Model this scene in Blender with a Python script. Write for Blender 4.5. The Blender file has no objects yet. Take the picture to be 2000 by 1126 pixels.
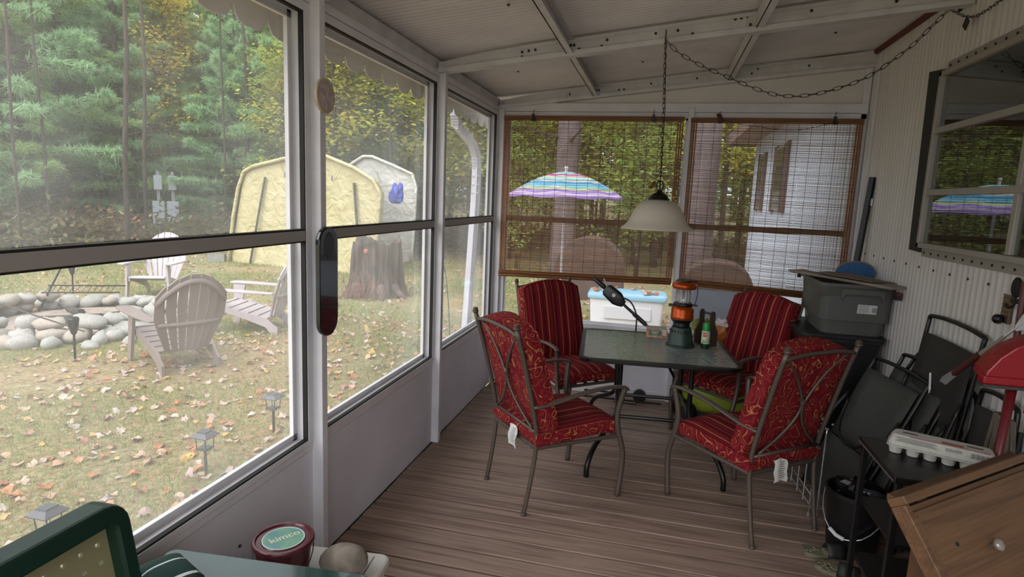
import bpy, math, random
import numpy as np
from mathutils import Vector, Matrix
random.seed(7)
S = bpy.context.scene
COL = S.collection
PI = math.pi
# ---------------------------------------------------------------- camera, world, exposure
cd = bpy.data.cameras.new('camera'); cam = bpy.data.objects.new('camera', cd); COL.objects.link(cam)
_r = Vector((0.97009942, 0.23948503, 0.03942134)); _u = Vector((-0.07370176, 0.13591978, 0.98797463)); _f = Vector((-0.231247, 0.96133903, -0.14950617))
cam.matrix_world = Matrix(((_r.x, _u.x, -_f.x, 1.40374817), (_r.y, _u.y, -_f.y, -0.40410336), (_r.z, _u.z, -_f.z, 1.67263197), (0, 0, 0, 1)))
cd.sensor_width = 36; cd.lens = 1174.4968 / 2000 * 36; cd.clip_start = .02; cd.clip_end = 300
S.camera = cam
w = bpy.data.worlds.new('overcast_sky'); S.world = w; w.use_nodes = True
bg = w.node_tree.nodes['Background']; bg.inputs[0].default_value = (.87, .93, 1, 1); bg.inputs[1].default_value = 1.0
sd = bpy.data.lights.new('veiled_sun', 'SUN'); sd.energy = 2.8; sd.angle = math.radians(80); sd.color = (1, .98, .96)
so = bpy.data.objects.new('veiled_sun', sd); COL.objects.link(so); so.rotation_euler = (math.radians(38), math.radians(-14), 0)
S.view_settings.view_transform = 'Standard'; S.view_settings.look = 'None'; S.view_settings.gamma = 1
S.view_settings.use_curve_mapping = False; S.view_settings.exposure = 1.0
G0 = -.28                                            # yard level

# ---------------------------------------------------------------- mesh builder
class B:
    def __init__(s): s.v = []; s.f = []; s.m = []; s.k = 0
    def mi(s, k): s.k = k; return s
    def add(s, vs, fs):
        o = len(s.v); s.v += [tuple(v) for v in vs]
        s.f += [tuple(i + o for i in f) for f in fs]; s.m += [s.k] * len(fs); return s
    def box(s, c, d, R=None):
        x, y, z = d[0] / 2, d[1] / 2, d[2] / 2
        vs = [Vector(p) for p in ((-x, -y, -z), (x, -y, -z), (x, y, -z), (-x, y, -z), (-x, -y, z), (x, -y, z), (x, y, z), (-x, y, z))]
        if R is not None: vs = [R @ v for v in vs]
        return s.add([v + Vector(c) for v in vs], [(3, 2, 1, 0), (4, 5, 6, 7), (0, 1, 5, 4), (1, 2, 6, 5), (2, 3, 7, 6), (3, 0, 4, 7)])
    def b2(s, a, b):                                  # box from two corners
        return s.box([(a[i] + b[i]) / 2 for i in range(3)], [abs(b[i] - a[i]) for i in range(3)])
    def loft(s, rings, closed=False, caps=True):
        n = len(rings[0]); vs = [p for r in rings for p in r]; fs = []; m = len(rings)
        for i in range(m if closed else m - 1):
            a, b = i * n, ((i + 1) % m) * n
            for j in range(n): k = (j + 1) % n; fs.append((a + j, a + k, b + k, b + j))
        if caps and not closed: fs += [tuple(range(n - 1, -1, -1)), tuple(range((m - 1) * n, m * n))]
        return s.add(vs, fs)
    def tube(s, pts, r, n=8, closed=False, flat=1.0, up=None):
        pts = [Vector(p) for p in pts]; m = len(pts); rr = r if isinstance(r, (list, tuple)) else [r] * m
        rings = []; nx = None
        for i, p in enumerate(pts):
            if closed: t = pts[(i + 1) % m] - pts[i - 1]
            else: t = pts[min(i + 1, m - 1)] - pts[max(i - 1, 0)]
            t.normalize()
            if nx is None:
                nx = Vector(up) if up else (Vector((0, 0, 1)) if abs(t.z) < .9 else Vector((1, 0, 0)))
            nx = nx - t * nx.dot(t); nx.normalize(); ny = t.cross(nx)
            rings.append([p + nx * math.cos(2 * PI * j / n) * rr[i] + ny * math.sin(2 * PI * j / n) * rr[i] * flat for j in range(n)])
        return s.loft(rings, closed)
    def lathe(s, prof, n=24, c=(0, 0, 0), caps=True):
        return s.loft([[(c[0] + r * math.cos(2 * PI * j / n), c[1] + r * math.sin(2 * PI * j / n), c[2] + z) for j in range(n)] for r, z in prof], caps=caps)
    def prism(s, poly, t0, t1, ax='z'):               # poly 2d extruded along ax
        def q(p, t): return {'z': (p[0], p[1], t), 'y': (p[0], t, p[1]), 'x': (t, p[0], p[1])}[ax]
        n = len(poly); a = [q(p, t0) for p in poly]; b = [q(p, t1) for p in poly]
        return s.add(a + b, [tuple(range(n - 1, -1, -1)), tuple(range(n, 2 * n))] + [(i, (i + 1) % n, n + (i + 1) % n, n + i) for i in range(n)])
    def sphere(s, c, r, n=12, m=7, sc=(1, 1, 1)):
        rings = [[(c[0] + sc[0] * r * math.sin(PI * i / m) * math.cos(2 * PI * j / n), c[1] + sc[1] * r * math.sin(PI * i / m) * math.sin(2 * PI * j / n), c[2] - sc[2] * r * math.cos(PI * i / m)) for j in range(n)] for i in range(1, m)]
        return s.loft(rings)
    def grid(s, fn, nu, nv):
        vs = [fn(i / nu, j / nv) for j in range(nv + 1) for i in range(nu + 1)]
        return s.add(vs, [(j * (nu + 1) + i, j * (nu + 1) + i + 1, (j + 1) * (nu + 1) + i + 1, (j + 1) * (nu + 1) + i) for j in range(nv) for i in range(nu)])
    def mesh(s, name, mats, smooth=False):
        me = bpy.data.meshes.new(name); me.from_pydata(s.v, [], s.f)
        for m in (mats if isinstance(mats, (list, tuple)) else [mats]): me.materials.append(m)
        if any(s.m): me.polygons.foreach_set('material_index', s.m)
        if smooth: me.shade_smooth(); 
        me.validate(); me.update(); return me

def fixn(me):
    import bmesh
    b = bmesh.new(); b.from_mesh(me); bmesh.ops.recalc_face_normals(b, faces=b.faces); b.to_mesh(me); b.free()

def obj(name, b, mats, parent=None, smooth=False, bevel=0, seg=2, sub=0, auto=None, fix=True):
    me = b.mesh(name, mats, smooth or auto is not None)
    if fix: fixn(me)
    if auto is not None: me.set_sharp_from_angle(angle=math.radians(auto))
    o = bpy.data.objects.new(name, me); COL.objects.link(o)
    if parent: o.parent = parent
    if bevel:
        m = o.modifiers.new('bevel', 'BEVEL'); m.width = bevel; m.segments = seg; m.limit_method = 'ANGLE'; m.angle_limit = math.radians(40)
    if sub: m = o.modifiers.new('sub', 'SUBSURF'); m.levels = sub; m.render_levels = sub
    return o
def inst(name, me, parent=None, loc=(0, 0, 0), rot=(0, 0, 0), sc=(1, 1, 1)):
    o = bpy.data.objects.new(name, me); COL.objects.link(o); o.parent = parent
    o.location = loc; o.rotation_euler = rot; o.scale = sc; return o
def thing(name, label, cat, loc=(0, 0, 0), rz=0, group=None, rot=None):
    o = bpy.data.objects.new(name, None); COL.objects.link(o); o.location = loc; o.rotation_euler = rot or (0, 0, rz); o.empty_display_size = .05
    return tag(o, label, cat, group)
def tag(o, label=None, cat=None, group=None, kind=None):
    if label: o['label'] = label
    if cat: o['category'] = cat
    if group: o['group'] = group
    if kind: o['kind'] = kind
    return o
def struct(name, parent=None):
    o = bpy.data.objects.new(name, None); COL.objects.link(o); o['kind'] = 'structure'; o.empty_display_size = .05; return o
def copy_tree(o, parent=None):
    c = o.copy(); COL.objects.link(c); c.parent = parent
    for ch in list(o.children): copy_tree(ch, c)
    return c
def cr(pts, k=6, closed=False):                        # catmull-rom
    P = [Vector(p) for p in pts]; out = []; n = len(P)
    for i in range(n if closed else n - 1):
        a = P[(i - 1) % n] if closed or i > 0 else P[0] * 2 - P[1]
        b, c = P[i], P[(i + 1) % n]
        d = P[(i + 2) % n] if closed or i + 2 < n else P[-1] * 2 - P[-2]
        for t in range(k):
            t /= k; out.append(.5 * ((2 * b) + (c - a) * t + (2 * a - 5 * b + 4 * c - d) * t * t + (3 * b - a - 3 * c + d) * t ** 3))
    if not closed: out.append(P[-1])
    return out
def rrect(w, h, r, k=5, cx=0, cy=0):
    P = []
    for sx, sy, a in ((1, 1, 0), (-1, 1, 90), (-1, -1, 180), (1, -1, 270)):
        for i in range(k + 1):
            t = math.radians(a + 90 * i / k); P.append((cx + sx * (w / 2 - r) + r * math.cos(t), cy + sy * (h / 2 - r) + r * math.sin(t)))
    return P
def arcp(c, r, a0, a1, n=10): return [(c[0] + r * math.cos(math.radians(a0 + (a1 - a0) * i / n)), c[1] + r * math.sin(math.radians(a0 + (a1 - a0) * i / n))) for i in range(n + 1)]

# ---------------------------------------------------------------- materials
def sc(h): 
    h = h.lstrip('#'); v = [int(h[i:i + 2], 16) / 255 for i in (0, 2, 4)]
    return tuple((x / 12.92 if x <= .04045 else ((x + .055) / 1.055) ** 2.4) for x in v) + (1,)
class NT:
    def __init__(s, name):
        s.mat = bpy.data.materials.new(name); s.mat.use_nodes = True; s.t = s.mat.node_tree; s.p = s.t.nodes['Principled BSDF']; s.out = s.t.nodes['Material Output']
    def n(s, typ, **k):
        o = s.t.nodes.new(typ)
        for a, v in k.items():
            if a in o.inputs: o.inputs[a].default_value = v
            else: setattr(o, a, v)
        return o
    def l(s, a, b): s.t.links.new(a, b)
    def ramp(s, stops, interp='LINEAR'):
        r = s.n('ShaderNodeValToRGB'); e = r.color_ramp.elements; r.color_ramp.interpolation = interp
        while len(e) < len(stops): e.new(.5)
        for i, (p, c) in enumerate(stops): e[i].position = p; e[i].color = c if len(c) == 4 else tuple(c) + (1,)
        return r
    def math(s, op, a, b=None):
        m = s.n('ShaderNodeMath', operation=op)
        for i, x in enumerate((a, b)):
            if x is None: continue
            if isinstance(x, (int, float)): m.inputs[i].default_value = x
            else: s.l(x, m.inputs[i])
        return m.outputs[0]
    def mix(s, f, a, b, blend='MIX'):
        m = s.n('ShaderNodeMix', data_type='RGBA', blend_type=blend)
        for i, x in ((0, f), (6, a), (7, b)):
            if isinstance(x, (int, float, tuple)): m.inputs[i].default_value = x
            else: s.l(x, m.inputs[i])
        return m.outputs[2]
def M(name, c, rough=.6, metal=0, c2=None, scale=8, stretch=(1, 1, 1), bump=0, rnd=0, coat=0, spec=.5, c3=None, trans=0, isl=0, detail=4):
    t = NT(name); p = t.p; c = sc(c) if isinstance(c, str) else c
    p.inputs['Roughness'].default_value = rough; p.inputs['Metallic'].default_value = metal; p.inputs['Coat Weight'].default_value = coat
    p.inputs['Specular IOR Level'].default_value = spec
    p.inputs['Base Color'].default_value = c
    if trans: p.inputs['Transmission Weight'].default_value = trans
    src = None
    if c2 is not None or bump:
        tc = t.n('ShaderNodeTexCoord'); mp = t.n('ShaderNodeMapping'); mp.inputs['Scale'].default_value = stretch
        t.l(tc.outputs['Object'], mp.inputs[0]); nz = t.n('ShaderNodeTexNoise', Scale=scale, Detail=detail); t.l(mp.outputs[0], nz.inputs['Vector'])
        if c2 is not None:
            st = [(.35, c), (.65, sc(c2))] + ([(.78, sc(c3))] if c3 else [])
            r = t.ramp(st); t.l(nz.outputs[0], r.inputs[0]); src = r.outputs[0]; t.l(src, p.inputs['Base Color'])
        if bump:
            b = t.n('ShaderNodeBump', Strength=bump, Distance=.01); t.l(nz.outputs[0], b.inputs['Height']); t.l(b.outputs[0], p.inputs['Normal'])
    if rnd or isl:
        if rnd: v = t.n('ShaderNodeObjectInfo').outputs['Random']
        else: v = t.n('ShaderNodeNewGeometry').outputs['Random Per Island']
        k = rnd or isl
        hs = t.n('ShaderNodeHueSaturation'); t.l(t.math('ADD', t.math('MULTIPLY', v, 2 * k), 1 - k), hs.inputs['Value'])
        if src: t.l(src, hs.inputs['Color'])
        else: hs.inputs['Color'].default_value = c
        t.l(hs.outputs[0], p.inputs['Base Color'])
    return t.mat
def leafmat(name, cols, rough=.6, tl=.35):
    t = NT(name); v = t.n('ShaderNodeNewGeometry').outputs['Random Per Island']
    r = t.ramp([(i / max(1, len(cols) - 1), sc(c)) for i, c in enumerate(cols)]); t.l(v, r.inputs[0]); t.l(r.outputs[0], t.p.inputs['Base Color'])
    t.p.inputs['Roughness'].default_value = rough
    tr = t.n('ShaderNodeBsdfTranslucent'); t.l(r.outputs[0], tr.inputs[0]); mx = t.n('ShaderNodeMixShader', Fac=tl)
    t.l(t.p.outputs[0], mx.inputs[1]); t.l(tr.outputs[0], mx.inputs[2]); t.l(mx.outputs[0], t.out.inputs[0]); return t.mat
def panemat(name, haze, gloss_rough=.03, tint=(1, 1, 1, 1), amount=1.0):
    t = NT(name); t.t.nodes.remove(t.p)
    tr = t.n('ShaderNodeBsdfTransparent', Color=tint); gl = t.n('ShaderNodeBsdfGlossy', Roughness=gloss_rough)
    lw = t.n('ShaderNodeLayerWeight', Blend=.5); fr = t.math('ADD', t.math('MULTIPLY', t.math('POWER', lw.outputs['Facing'], 5.0), .9), .045); mx = t.n('ShaderNodeMixShader'); t.l(t.math('MULTIPLY', fr, amount), mx.inputs[0]); t.l(tr.outputs[0], mx.inputs[1]); t.l(gl.outputs[0], mx.inputs[2])
    last = mx.outputs[0]
    if haze:
        df = t.n('ShaderNodeBsdfTranslucent', Color=(.95, .95, .93, 1)); d2 = t.n('ShaderNodeBsdfDiffuse', Color=(.9, .9, .88, 1)); m0 = t.n('ShaderNodeMixShader', Fac=.3)
        t.l(df.outputs[0], m0.inputs[1]); t.l(d2.outputs[0], m0.inputs[2])
        tc = t.n('ShaderNodeTexCoord'); nz = t.n('ShaderNodeTexNoise', Scale=2.5, Detail=5); t.l(tc.outputs['Object'], nz.inputs['Vector'])
        m2 = t.n('ShaderNodeMixShader'); t.l(t.math('MULTIPLY', nz.outputs[0], 2 * haze), m2.inputs[0]); t.l(last, m2.inputs[1]); t.l(m0.outputs[0], m2.inputs[2]); last = m2.outputs[0]
    t.l(last, t.out.inputs[0]); return t.mat
def woodmat(name, cols, axis=0, scale=1.0, rough=.6, rnd=.12, knots=False):
    t = NT(name); tc = t.n('ShaderNodeTexCoord'); oi = t.n('ShaderNodeObjectInfo')
    ad = t.n('ShaderNodeVectorMath', operation='ADD'); t.l(tc.outputs['Object'], ad.inputs[0])
    cx = t.n('ShaderNodeCombineXYZ'); t.l(t.math('MULTIPLY', oi.outputs['Random'], 37.0), cx.inputs[0]); t.l(t.math('MULTIPLY', oi.outputs['Random'], 11.0), cx.inputs[2]); t.l(cx.outputs[0], ad.inputs[1])
    mp = t.n('ShaderNodeMapping'); s3 = [22 * scale] * 3; s3[axis] = 1.1 * scale; mp.inputs['Scale'].default_value = s3; t.l(ad.outputs[0], mp.inputs[0])
    nz = t.n('ShaderNodeTexNoise', Scale=1.0, Detail=5, Distortion=1.2); t.l(mp.outputs[0], nz.inputs['Vector'])
    m2 = t.n('ShaderNodeMapping'); s3 = [160 * scale] * 3; s3[axis] = 3 * scale; m2.inputs['Scale'].default_value = s3; t.l(ad.outputs[0], m2.inputs[0])
    n2 = t.n('ShaderNodeTexNoise', Scale=1.0, Detail=3); t.l(m2.outputs[0], n2.inputs['Vector'])
    h = t.math('ADD', t.math('MULTIPLY', nz.outputs[0], .65), t.math('MULTIPLY', n2.outputs[0], .35))
    r = t.ramp([(.32 + .36 * i / (len(cols) - 1), sc(c)) for i, c in enumerate(cols)]); t.l(h, r.inputs[0])
    hs = t.n('ShaderNodeHueSaturation'); t.l(t.math('ADD', t.math('MULTIPLY', oi.outputs['Random'], 2 * rnd), 1 - rnd), hs.inputs['Value']); t.l(r.outputs[0], hs.inputs['Color'])
    t.l(hs.outputs[0], t.p.inputs['Base Color']); t.p.inputs['Roughness'].default_value = rough
    b = t.n('ShaderNodeBump', Strength=.25, Distance=.004); t.l(h, b.inputs['Height']); t.l(b.outputs[0], t.p.inputs['Normal']); return t.mat
def text(name, s, size, mat, parent, loc, rot=(0, 0, 0), al='CENTER', ext=.0004):
    cu = bpy.data.curves.new(name, 'FONT'); cu.body = s; cu.size = size; cu.align_x = al; cu.align_y = 'CENTER'; cu.extrude = ext
    o = bpy.data.objects.new(name, cu); COL.objects.link(o)
    bpy.context.view_layer.update(); me = bpy.data.meshes.new_from_object(o.evaluated_get(bpy.context.evaluated_depsgraph_get()))
    bpy.data.objects.remove(o); me.materials.clear(); me.materials.append(mat)
    return inst(name, me, parent, loc, rot)

m_white = M('painted_white_aluminium', '#d8d6da', .5, c2='#cccacf', scale=5)
m_panel = M('white_kneewall_panel', '#d5d2da', .55, c2='#cbc8d0', scale=3)
m_gasket = M('black_gasket', '#191716', .7)
m_rail = M('grey_rail_metal', '#96908d', .5)
m_ceil = M('painted_roof_metal', '#dcd9dd', .55, c2='#cfccd0', scale=3)
m_beam = M('beam_metal', '#cbc9ca', .5, c2='#bcbabb', scale=7)
m_screw = M('screw_heads', '#3a342f', .5, .6)
m_siding = M('siding_metal', '#cbc6c2', .5, c2='#d2cdc9', scale=2, stretch=(1, 6, .4))
m_red_trim = M('red_brown_trim', '#5d2a22', .7)
m_deck = woodmat('weathered_deck', ['#5a4a42', '#7a6559', '#937d6f', '#735f54'], 0, 1.0, .62, .07)
m_black = M('black_plastic', '#0d0d0e', .4)
m_blackmetal = M('black_metal', '#151414', .35, .3)
m_brownmetal = M('taupe_brown_metal', '#5a5048', .42, .35)
m_chrome = M('chrome_wire', '#e6e6ec', .25, .8)
m_paper = M('white_paper', '#d8d6d2', .8, c2='#c4c2be', scale=40)
m_ink = M('dark_print', '#2c2a2a', .8)
m_greyprint = M('grey_print', '#77736f', .8)
m_pane = panemat('hazy_vinyl_pane', .085)
m_screen = panemat('insect_screen', .04, .4, (.93, .93, .93, 1), .3)
m_glass = panemat('window_glass', 0, .01, (.8, .85, .83, 1), 1.9)
# ---------------------------------------------------------------- floor of deck planks
XR, YB, YN = 2.86, 4.754, -1.3
fl = struct('floor')
pm = obj('plank', B().b2((0, -.0685, -.03), (XR, .0685, 0)), m_deck, bevel=.0025, seg=1); pm_me = pm.data
y = 3.8313 + .0705; k = 0
ys = []
yy = 3.8313 + .07075
while yy < YB + .05: yy += .1415
yy -= .1415
while yy > YN: ys.append(yy); yy -= .1415
for i, yy in enumerate(ys):
    if i == 0: o = pm
    else: o = pm.copy(); COL.objects.link(o)
    o.parent = fl; o.location = (random.uniform(-.003, .003), yy, random.uniform(-.0015, .0015))
    if i == 0: o.scale.y = .93
obj('joist', B().b2((0, YN, -.2), (XR, YN + .04, -.032)).b2((0, 1.7, -.2), (XR, 1.74, -.032)).b2((0, YB - .04, -.2), (XR, YB, -.032)).b2((0, YN, -.04), (XR, YB, -.034)), M('joist_wood', '#4a4038', .8), fl)

# ---------------------------------------------------------------- left wall
wl = struct('wall_left')
posts = [.385, 1.835, 3.275]
zs, zh, zt = .60, 2.3587, 2.4327
for y0 in posts:
    b = B().b2((-.03, y0, .0), (.042, y0 + .043, 2.43))
    o = obj('post', b, m_white, wl, bevel=.003)
    c = B().b2((-.005, y0 + .002, 2.43), (.046, y0 + .041, 2.475)).tube([(.046, y0 + .022, 2.445), (.052, y0 + .022, 2.445)], .009, 8); obj('bracket', c, m_beam, wl)
obj('post', B().b2((-.03, 4.70, 0), (.05, 4.745, 2.43)), m_white, wl, bevel=.003)
obj('bracket', B().b2((-.005, 4.70, 2.43), (.05, 4.742, 2.475)), m_screw, wl)
bays = [(-1.2, .345), (.49, 1.796), (1.94, 3.25), (3.40, 4.66)]
edges = [YN] + posts + [4.70]
for i, (a, b_) in enumerate(bays):
    p0 = edges[i] + (.043 if i else 0); p1 = edges[i + 1]
    obj('kneewall_panel', B().b2((-.045, p0, 0), (-.008, p1, zs - .055)), m_panel, wl)
    obj('sill_strip', B().b2((-.05, p0, zs - .052), (-.004, p1, zs - .024)).b2((-.06, p0, zs - .022), (0, p1, zs)), m_white, wl, bevel=.002)
    obj('header', B().b2((-.06, p0, zh), (0, p1, zh + .035)).b2((-.06, p0, zh + .037), (.004, p1, zt)), m_white, wl, bevel=.002)
    obj('jamb', B().b2((-.06, p0, zs), (0, a, zh)), m_white, wl); obj('jamb', B().b2((-.06, b_, zs), (0, p1, zh)), m_white, wl)
obj('top_plate', B().b2((-.12, YN, zt + .003), (-.005, YB, 2.50)), m_beam, wl)
obj('base_gap', B().b2((-.09, YN, -.25), (-.05, YB, .02)), M('skirting', '#8d8880', .7), wl)
obj('screw', B().tube([(-.009, 1.35, .37), (-.004, 1.35, .37)], .006, 8), m_screw, wl)
for i, (a, b_) in enumerate(bays):
    wn = struct('window_%d' % (i + 1))
    g = B(); e = .007
    for x in (-.004,):
        g.b2((x - .02, a, zs), (x, a + e, zh)); g.b2((x - .02, b_ - e, zs), (x, b_, zh)); g.b2((x - .02, a + e, zs), (x, b_ - e, zs + e)); g.b2((x - .02, a + e, zh - e), (x, b_ - e, zh))
    obj('gasket', g, m_gasket, wn)
    f = B(); t = .028
    f.b2((-.075, a - .01, zs), (-.058, a + t, zh)); f.b2((-.075, b_ - t, zs), (-.058, b_ + .01, zh)); f.b2((-.075, a, zs), (-.058, b_, zs + t)); f.b2((-.075, a, zh - t), (-.058, b_, zh))
    obj('outer_frame', f, m_white, wn)
    r = B(); r.b2((-.035, a + e, 1.4632), (-.0, b_ - e, 1.5049)); obj('mid_rail', r, m_rail, wn, bevel=.003)
    s = B(); s.b2((-.035, a + e, 1.457), (-.006, b_ - e, 1.4632)).b2((-.035, a + e, 1.5049), (-.006, b_ - e, 1.512)); obj('rail_gasket', s, m_gasket, wn)
    for z0, z1 in ((zs + e, 1.457), (1.512, zh - e)):
        obj('pane', B().b2((-.0565, a + .004, z0), (-.0555, b_ - .004, z1)), m_pane, wn)

# ---------------------------------------------------------------- ceiling
ce = struct('ceiling')
def cz(x): return 2.515 + .1165 * x
def corr(u, v, y0, y1, n):
    yv = y0 + (y1 - y0) * v; x = -.32 + (XR + .32 - .004) * u
    return (x, yv, cz(x) + .013 * abs(math.sin(PI * yv / .045)) ** .6)
rivet_me = B().tube([(0, 0, 0), (0, 0, -.006)], .008, 8).mesh('screw', m_screw)
for y0, y1 in ((YN, .4), (.4, 1.86), (1.86, 3.30), (3.30, YB + .25)):
    n = int((y1 - y0) / .045 * 8)
    obj('roof_panel', B().grid(lambda u, v: corr(u, v, y0, y1, n), 4, n), m_ceil, ce, smooth=True)
def beam(y0, lace):
    b = B()
    zb = lambda x: 2.4275 + .108 * x
    n = 10; X0, X1 = .0, XR - .01
    # web with a lower flange towards the room and a tapered left end
    r0 = []; 
    for i in range(n + 1):
        x = X0 + (X1 - X0) * i / n; zt_ = min(cz(x) - .008, zb(x) + .05 + .09 * x) if x < .6 else cz(x) - .008
        r0.append([(x, y0, zb(x)), (x, y0 + .035, zb(x)), (x, y0 + .035, zt_), (x, y0, zt_)])
    b.loft(r0)
    o = obj('beam', b, m_beam, ce)
    lb = B().loft([[(x, y0 - .014, zb(x) - .012), (x, y0 + .06, zb(x) - .012), (x, y0 + .06, zb(x) + .016), (x, y0 - .014, zb(x) + .016)] for x in (X0, X1)])
    obj('beam_flange', lb, m_beam, ce)
    tb = B().loft([[(x, y0 - .008, cz(x) - .03), (x, y0, cz(x) - .03), (x, y0, cz(x) - .009), (x, y0 - .008, cz(x) - .009)] for x in (.5, X1)])
    obj('beam_lip', tb, m_beam, ce)
    for q, (x, dz) in enumerate(lace):
        inst('screw', rivet_me, ce, (x, y0 - .001, zb(x) + dz), (-PI / 2, 0, 0))
beam(3.25, [(.53, .045), (.57, .047), (.61, .048), (.53, .018), (.82, .018), (.87, .02), (1.0, .02), (1.03, .05), (1.3, .05), (1.42, .05), (1.5, .022), (1.72, .07), (1.75, .07), (1.78, .075), (1.8, .03), (2.1, .06), (2.5, .05)])
beam(4.70, [(.6, .04), (.62, .08), (1.0, .03), (1.04, .03), (1.25, .05), (1.6, .05), (2.0, .04), (2.04, .07), (2.4, .05)])
beam(1.83, [(.6, .04), (1.2, .05)]); beam(.40, [(.6, .04)])
for x in (.55, 1.28, 2.02):
    obj('beam_splice', B().box((x, 4.699, cz(x) - .06), (.045, .006, .08)), m_beam, ce, bevel=.002)
for x in (1.30, 1.76):
    obj('beam_splice', B().box((x, 3.249, cz(x) - .06), (.04, .006, .08)), m_beam, ce, bevel=.002)
for xp, segs in ((.80, ((YN, .4), (.44, 1.83), (1.87, 3.25), (3.29, 4.70))), (1.83, ((YN, .4), (.44, 1.83), (1.87, 3.25), (3.29, 4.70)))):
    for y0, y1 in segs:
        z1 = cz(xp) - .01; z0 = cz(xp) - .095
        b = B().b2((xp - .002, y0, z0), (xp + .004, y1, z1)).b2((xp - .002, y0, z0), (xp + .038, y1, z0 + .005)).b2((xp - .002, y0, z1 - .008), (xp + .038, y1, z1))
        obj('purlin', b, m_beam, ce)
        for dy in (.03, .05):
            inst('screw', rivet_me, ce, (xp + .02 + dy - .03, y1 - .001, z0 + .05), (-PI / 2, 0, 0))
for x, y in ((.62, 2.55), (.35, 3.9), (1.3, 2.2), (1.2, 4.1), (2.3, 2.7), (2.4, 4.0)):
    inst('screw', rivet_me, ce, (x, y, cz(x) - .001))
# scalloped awning valance hanging outside the left windows
def scallop(y0, y1, x=-.3):
    P = [(y1, 2.475), (y0, 2.475)]; p = .219; y = y0
    while y < y1 - .02:
        e = min(y + p, y1); w_ = e - y
        P += [(y + .006, 2.385), (y + .016, 2.355), (y + .035, 2.332), (y + w_ * .35, 2.322), (y + w_ * .65, 2.322), (e - .035, 2.332), (e - .016, 2.355), (e - .006, 2.385)]
        y = e
    return P
va = obj('awning_valance', B().prism(scallop(1.764 - .219 * 14, 1.764 + .219 * 18), -.302, -.296, 'x'), M('valance_metal', '#b5afa8', .6, c2='#a8a29b', scale=6), ce)
obj('awning_backing', B().prism([(a, b + .045) for a, b in scallop(1.764 - .219 * 14 + .1, 1.764 + .219 * 18 + .1)], -.322, -.318, 'x'), M('backing_metal', '#c8c0b6', .6), ce)
obj('gutter', B().b2((-.36, YN, 2.47), (-.29, YB + .3, 2.55)), m_white, ce)

# ---------------------------------------------------------------- back wall
wb = struct('wall_back')
zb_ = 2.352
obj('header_panel', B().prism([(.0, 2.465), (XR - .02, 2.465), (XR - .02, cz(XR) - .02), (0, cz(0) - .02)], YB, YB + .02, 'y'), M('back_panel_white', '#d6d0ca', .5, c2='#cdc7c1', scale=2), wb)
obj('header', B().b2((.05, YB - .035, zb_ + .045), (XR - .015, YB + .02, 2.4655)).b2((.05, YB - .03, zb_), (XR - .015, YB + .02, zb_ + .043)), m_white, wb, bevel=.003)
obj('kneewall_panel', B().b2((.05, YB, 0), (1.56, YB + .03, .58)), m_panel, wb)
obj('kneewall_panel', B().b2((1.60, YB, 0), (XR, YB + .03, .58)), m_panel, wb)
obj('sill', B().b2((.05, YB - .03, .58), (XR, YB + .035, .62)), m_white, wb, bevel=.003)
obj('base_board', B().b2((.05, YB - .012, 0), (XR, YB, .07)), m_white, wb, bevel=.002)
obj('post', B().b2((1.558, YB - .05, 0), (1.602, YB + .02, 2.43)), m_white, wb, bevel=.003)
obj('jamb', B().b2((.05, YB - .02, .62), (.085, YB + .03, zb_)), m_white, wb); obj('jamb', B().b2((XR - .06, YB - .03, .0), (XR - .012, YB + .03, cz(XR) - .1)), m_white, wb, bevel=.004)
for i, (a, b_) in enumerate(((.085, 1.558), (1.602, XR - .06))):
    wn = struct('window_%d' % (5 + i))
    obj('mid_rail', B().b2((a, YB - .005, 1.472), (b_, YB + .03, 1.519)), M('brown_rail', '#6d5a4c', .6), wn, bevel=.003)
    obj('frame', B().b2((a, YB + .0, .62), (b_, YB + .02, .635)).b2((a, YB, zb_ - .015), (b_, YB + .02, zb_)).b2((a, YB, .62), (a + .015, YB + .02, zb_)).b2((b_ - .015, YB, .62), (b_, YB + .02, zb_)), m_white, wn)
    for z0, z1 in ((.636, 1.471), (1.52, zb_ - .016)): obj('screen', B().b2((a + .016, YB + .0145, z0), (b_ - .016, YB + .0155, z1)), m_screen, wn)

# ---------------------------------------------------------------- right wall (house siding), runs on outdoors past the porch
wr = struct('wall_right')
seams = [YN, -.62, .10, .84, 1.57, 2.30, 3.045, 3.83, 4.575, YB + .02]
def sid(y0, y1, z0, z1, name, par, mat):
    ys_ = []; p = .052; y = y0 + .006
    prof = []
    while y < y1 - .006:
        for d, x in ((0, 0), (.016, 0), (.022, -.0028), (.030, -.0028), (.036, 0)):
            if y + d < y1 - .006: prof.append((XR + x, y + d))
        y += p
    prof = [(XR + .0045, y0 + .003), (XR, y0 + .0035)] + prof + [(XR, y1 - .0035), (XR + .0045, y1 - .003)]
    b = B(); vs = [(x, y_, z) for z in (z0, z1) for x, y_ in prof]; n = len(prof)
    b.add(vs, [(i, i + 1, n + i + 1, n + i) for i in range(n - 1)]); return obj(name, b, mat, par, auto=30)
for i in range(len(seams) - 1): sid(seams[i], seams[i + 1], 0, 2.86, 'siding_panel', wr, m_siding)
obj('siding_backing', B().b2((XR + .005, YN, -.2), (XR + .02, YB, 2.9)), m_gasket, wr)
scr = B().tube([(0, 0, 0), (-.004, 0, 0)], .0065, 8).mesh('screw', m_screw)
y = 4.42
while y > 1.5: inst('screw', scr, wr, (XR - .004, y, 1.372)); y -= .19
obj('top_trim', B().b2((XR - .03, YN, 2.815), (XR, YB, 2.845)), m_red_trim, wr, bevel=.004)
obj('corner_trim', B().b2((XR - .012, 4.60, 0), (XR, 4.70, 2.80)), m_white, wr, bevel=.004)
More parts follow.
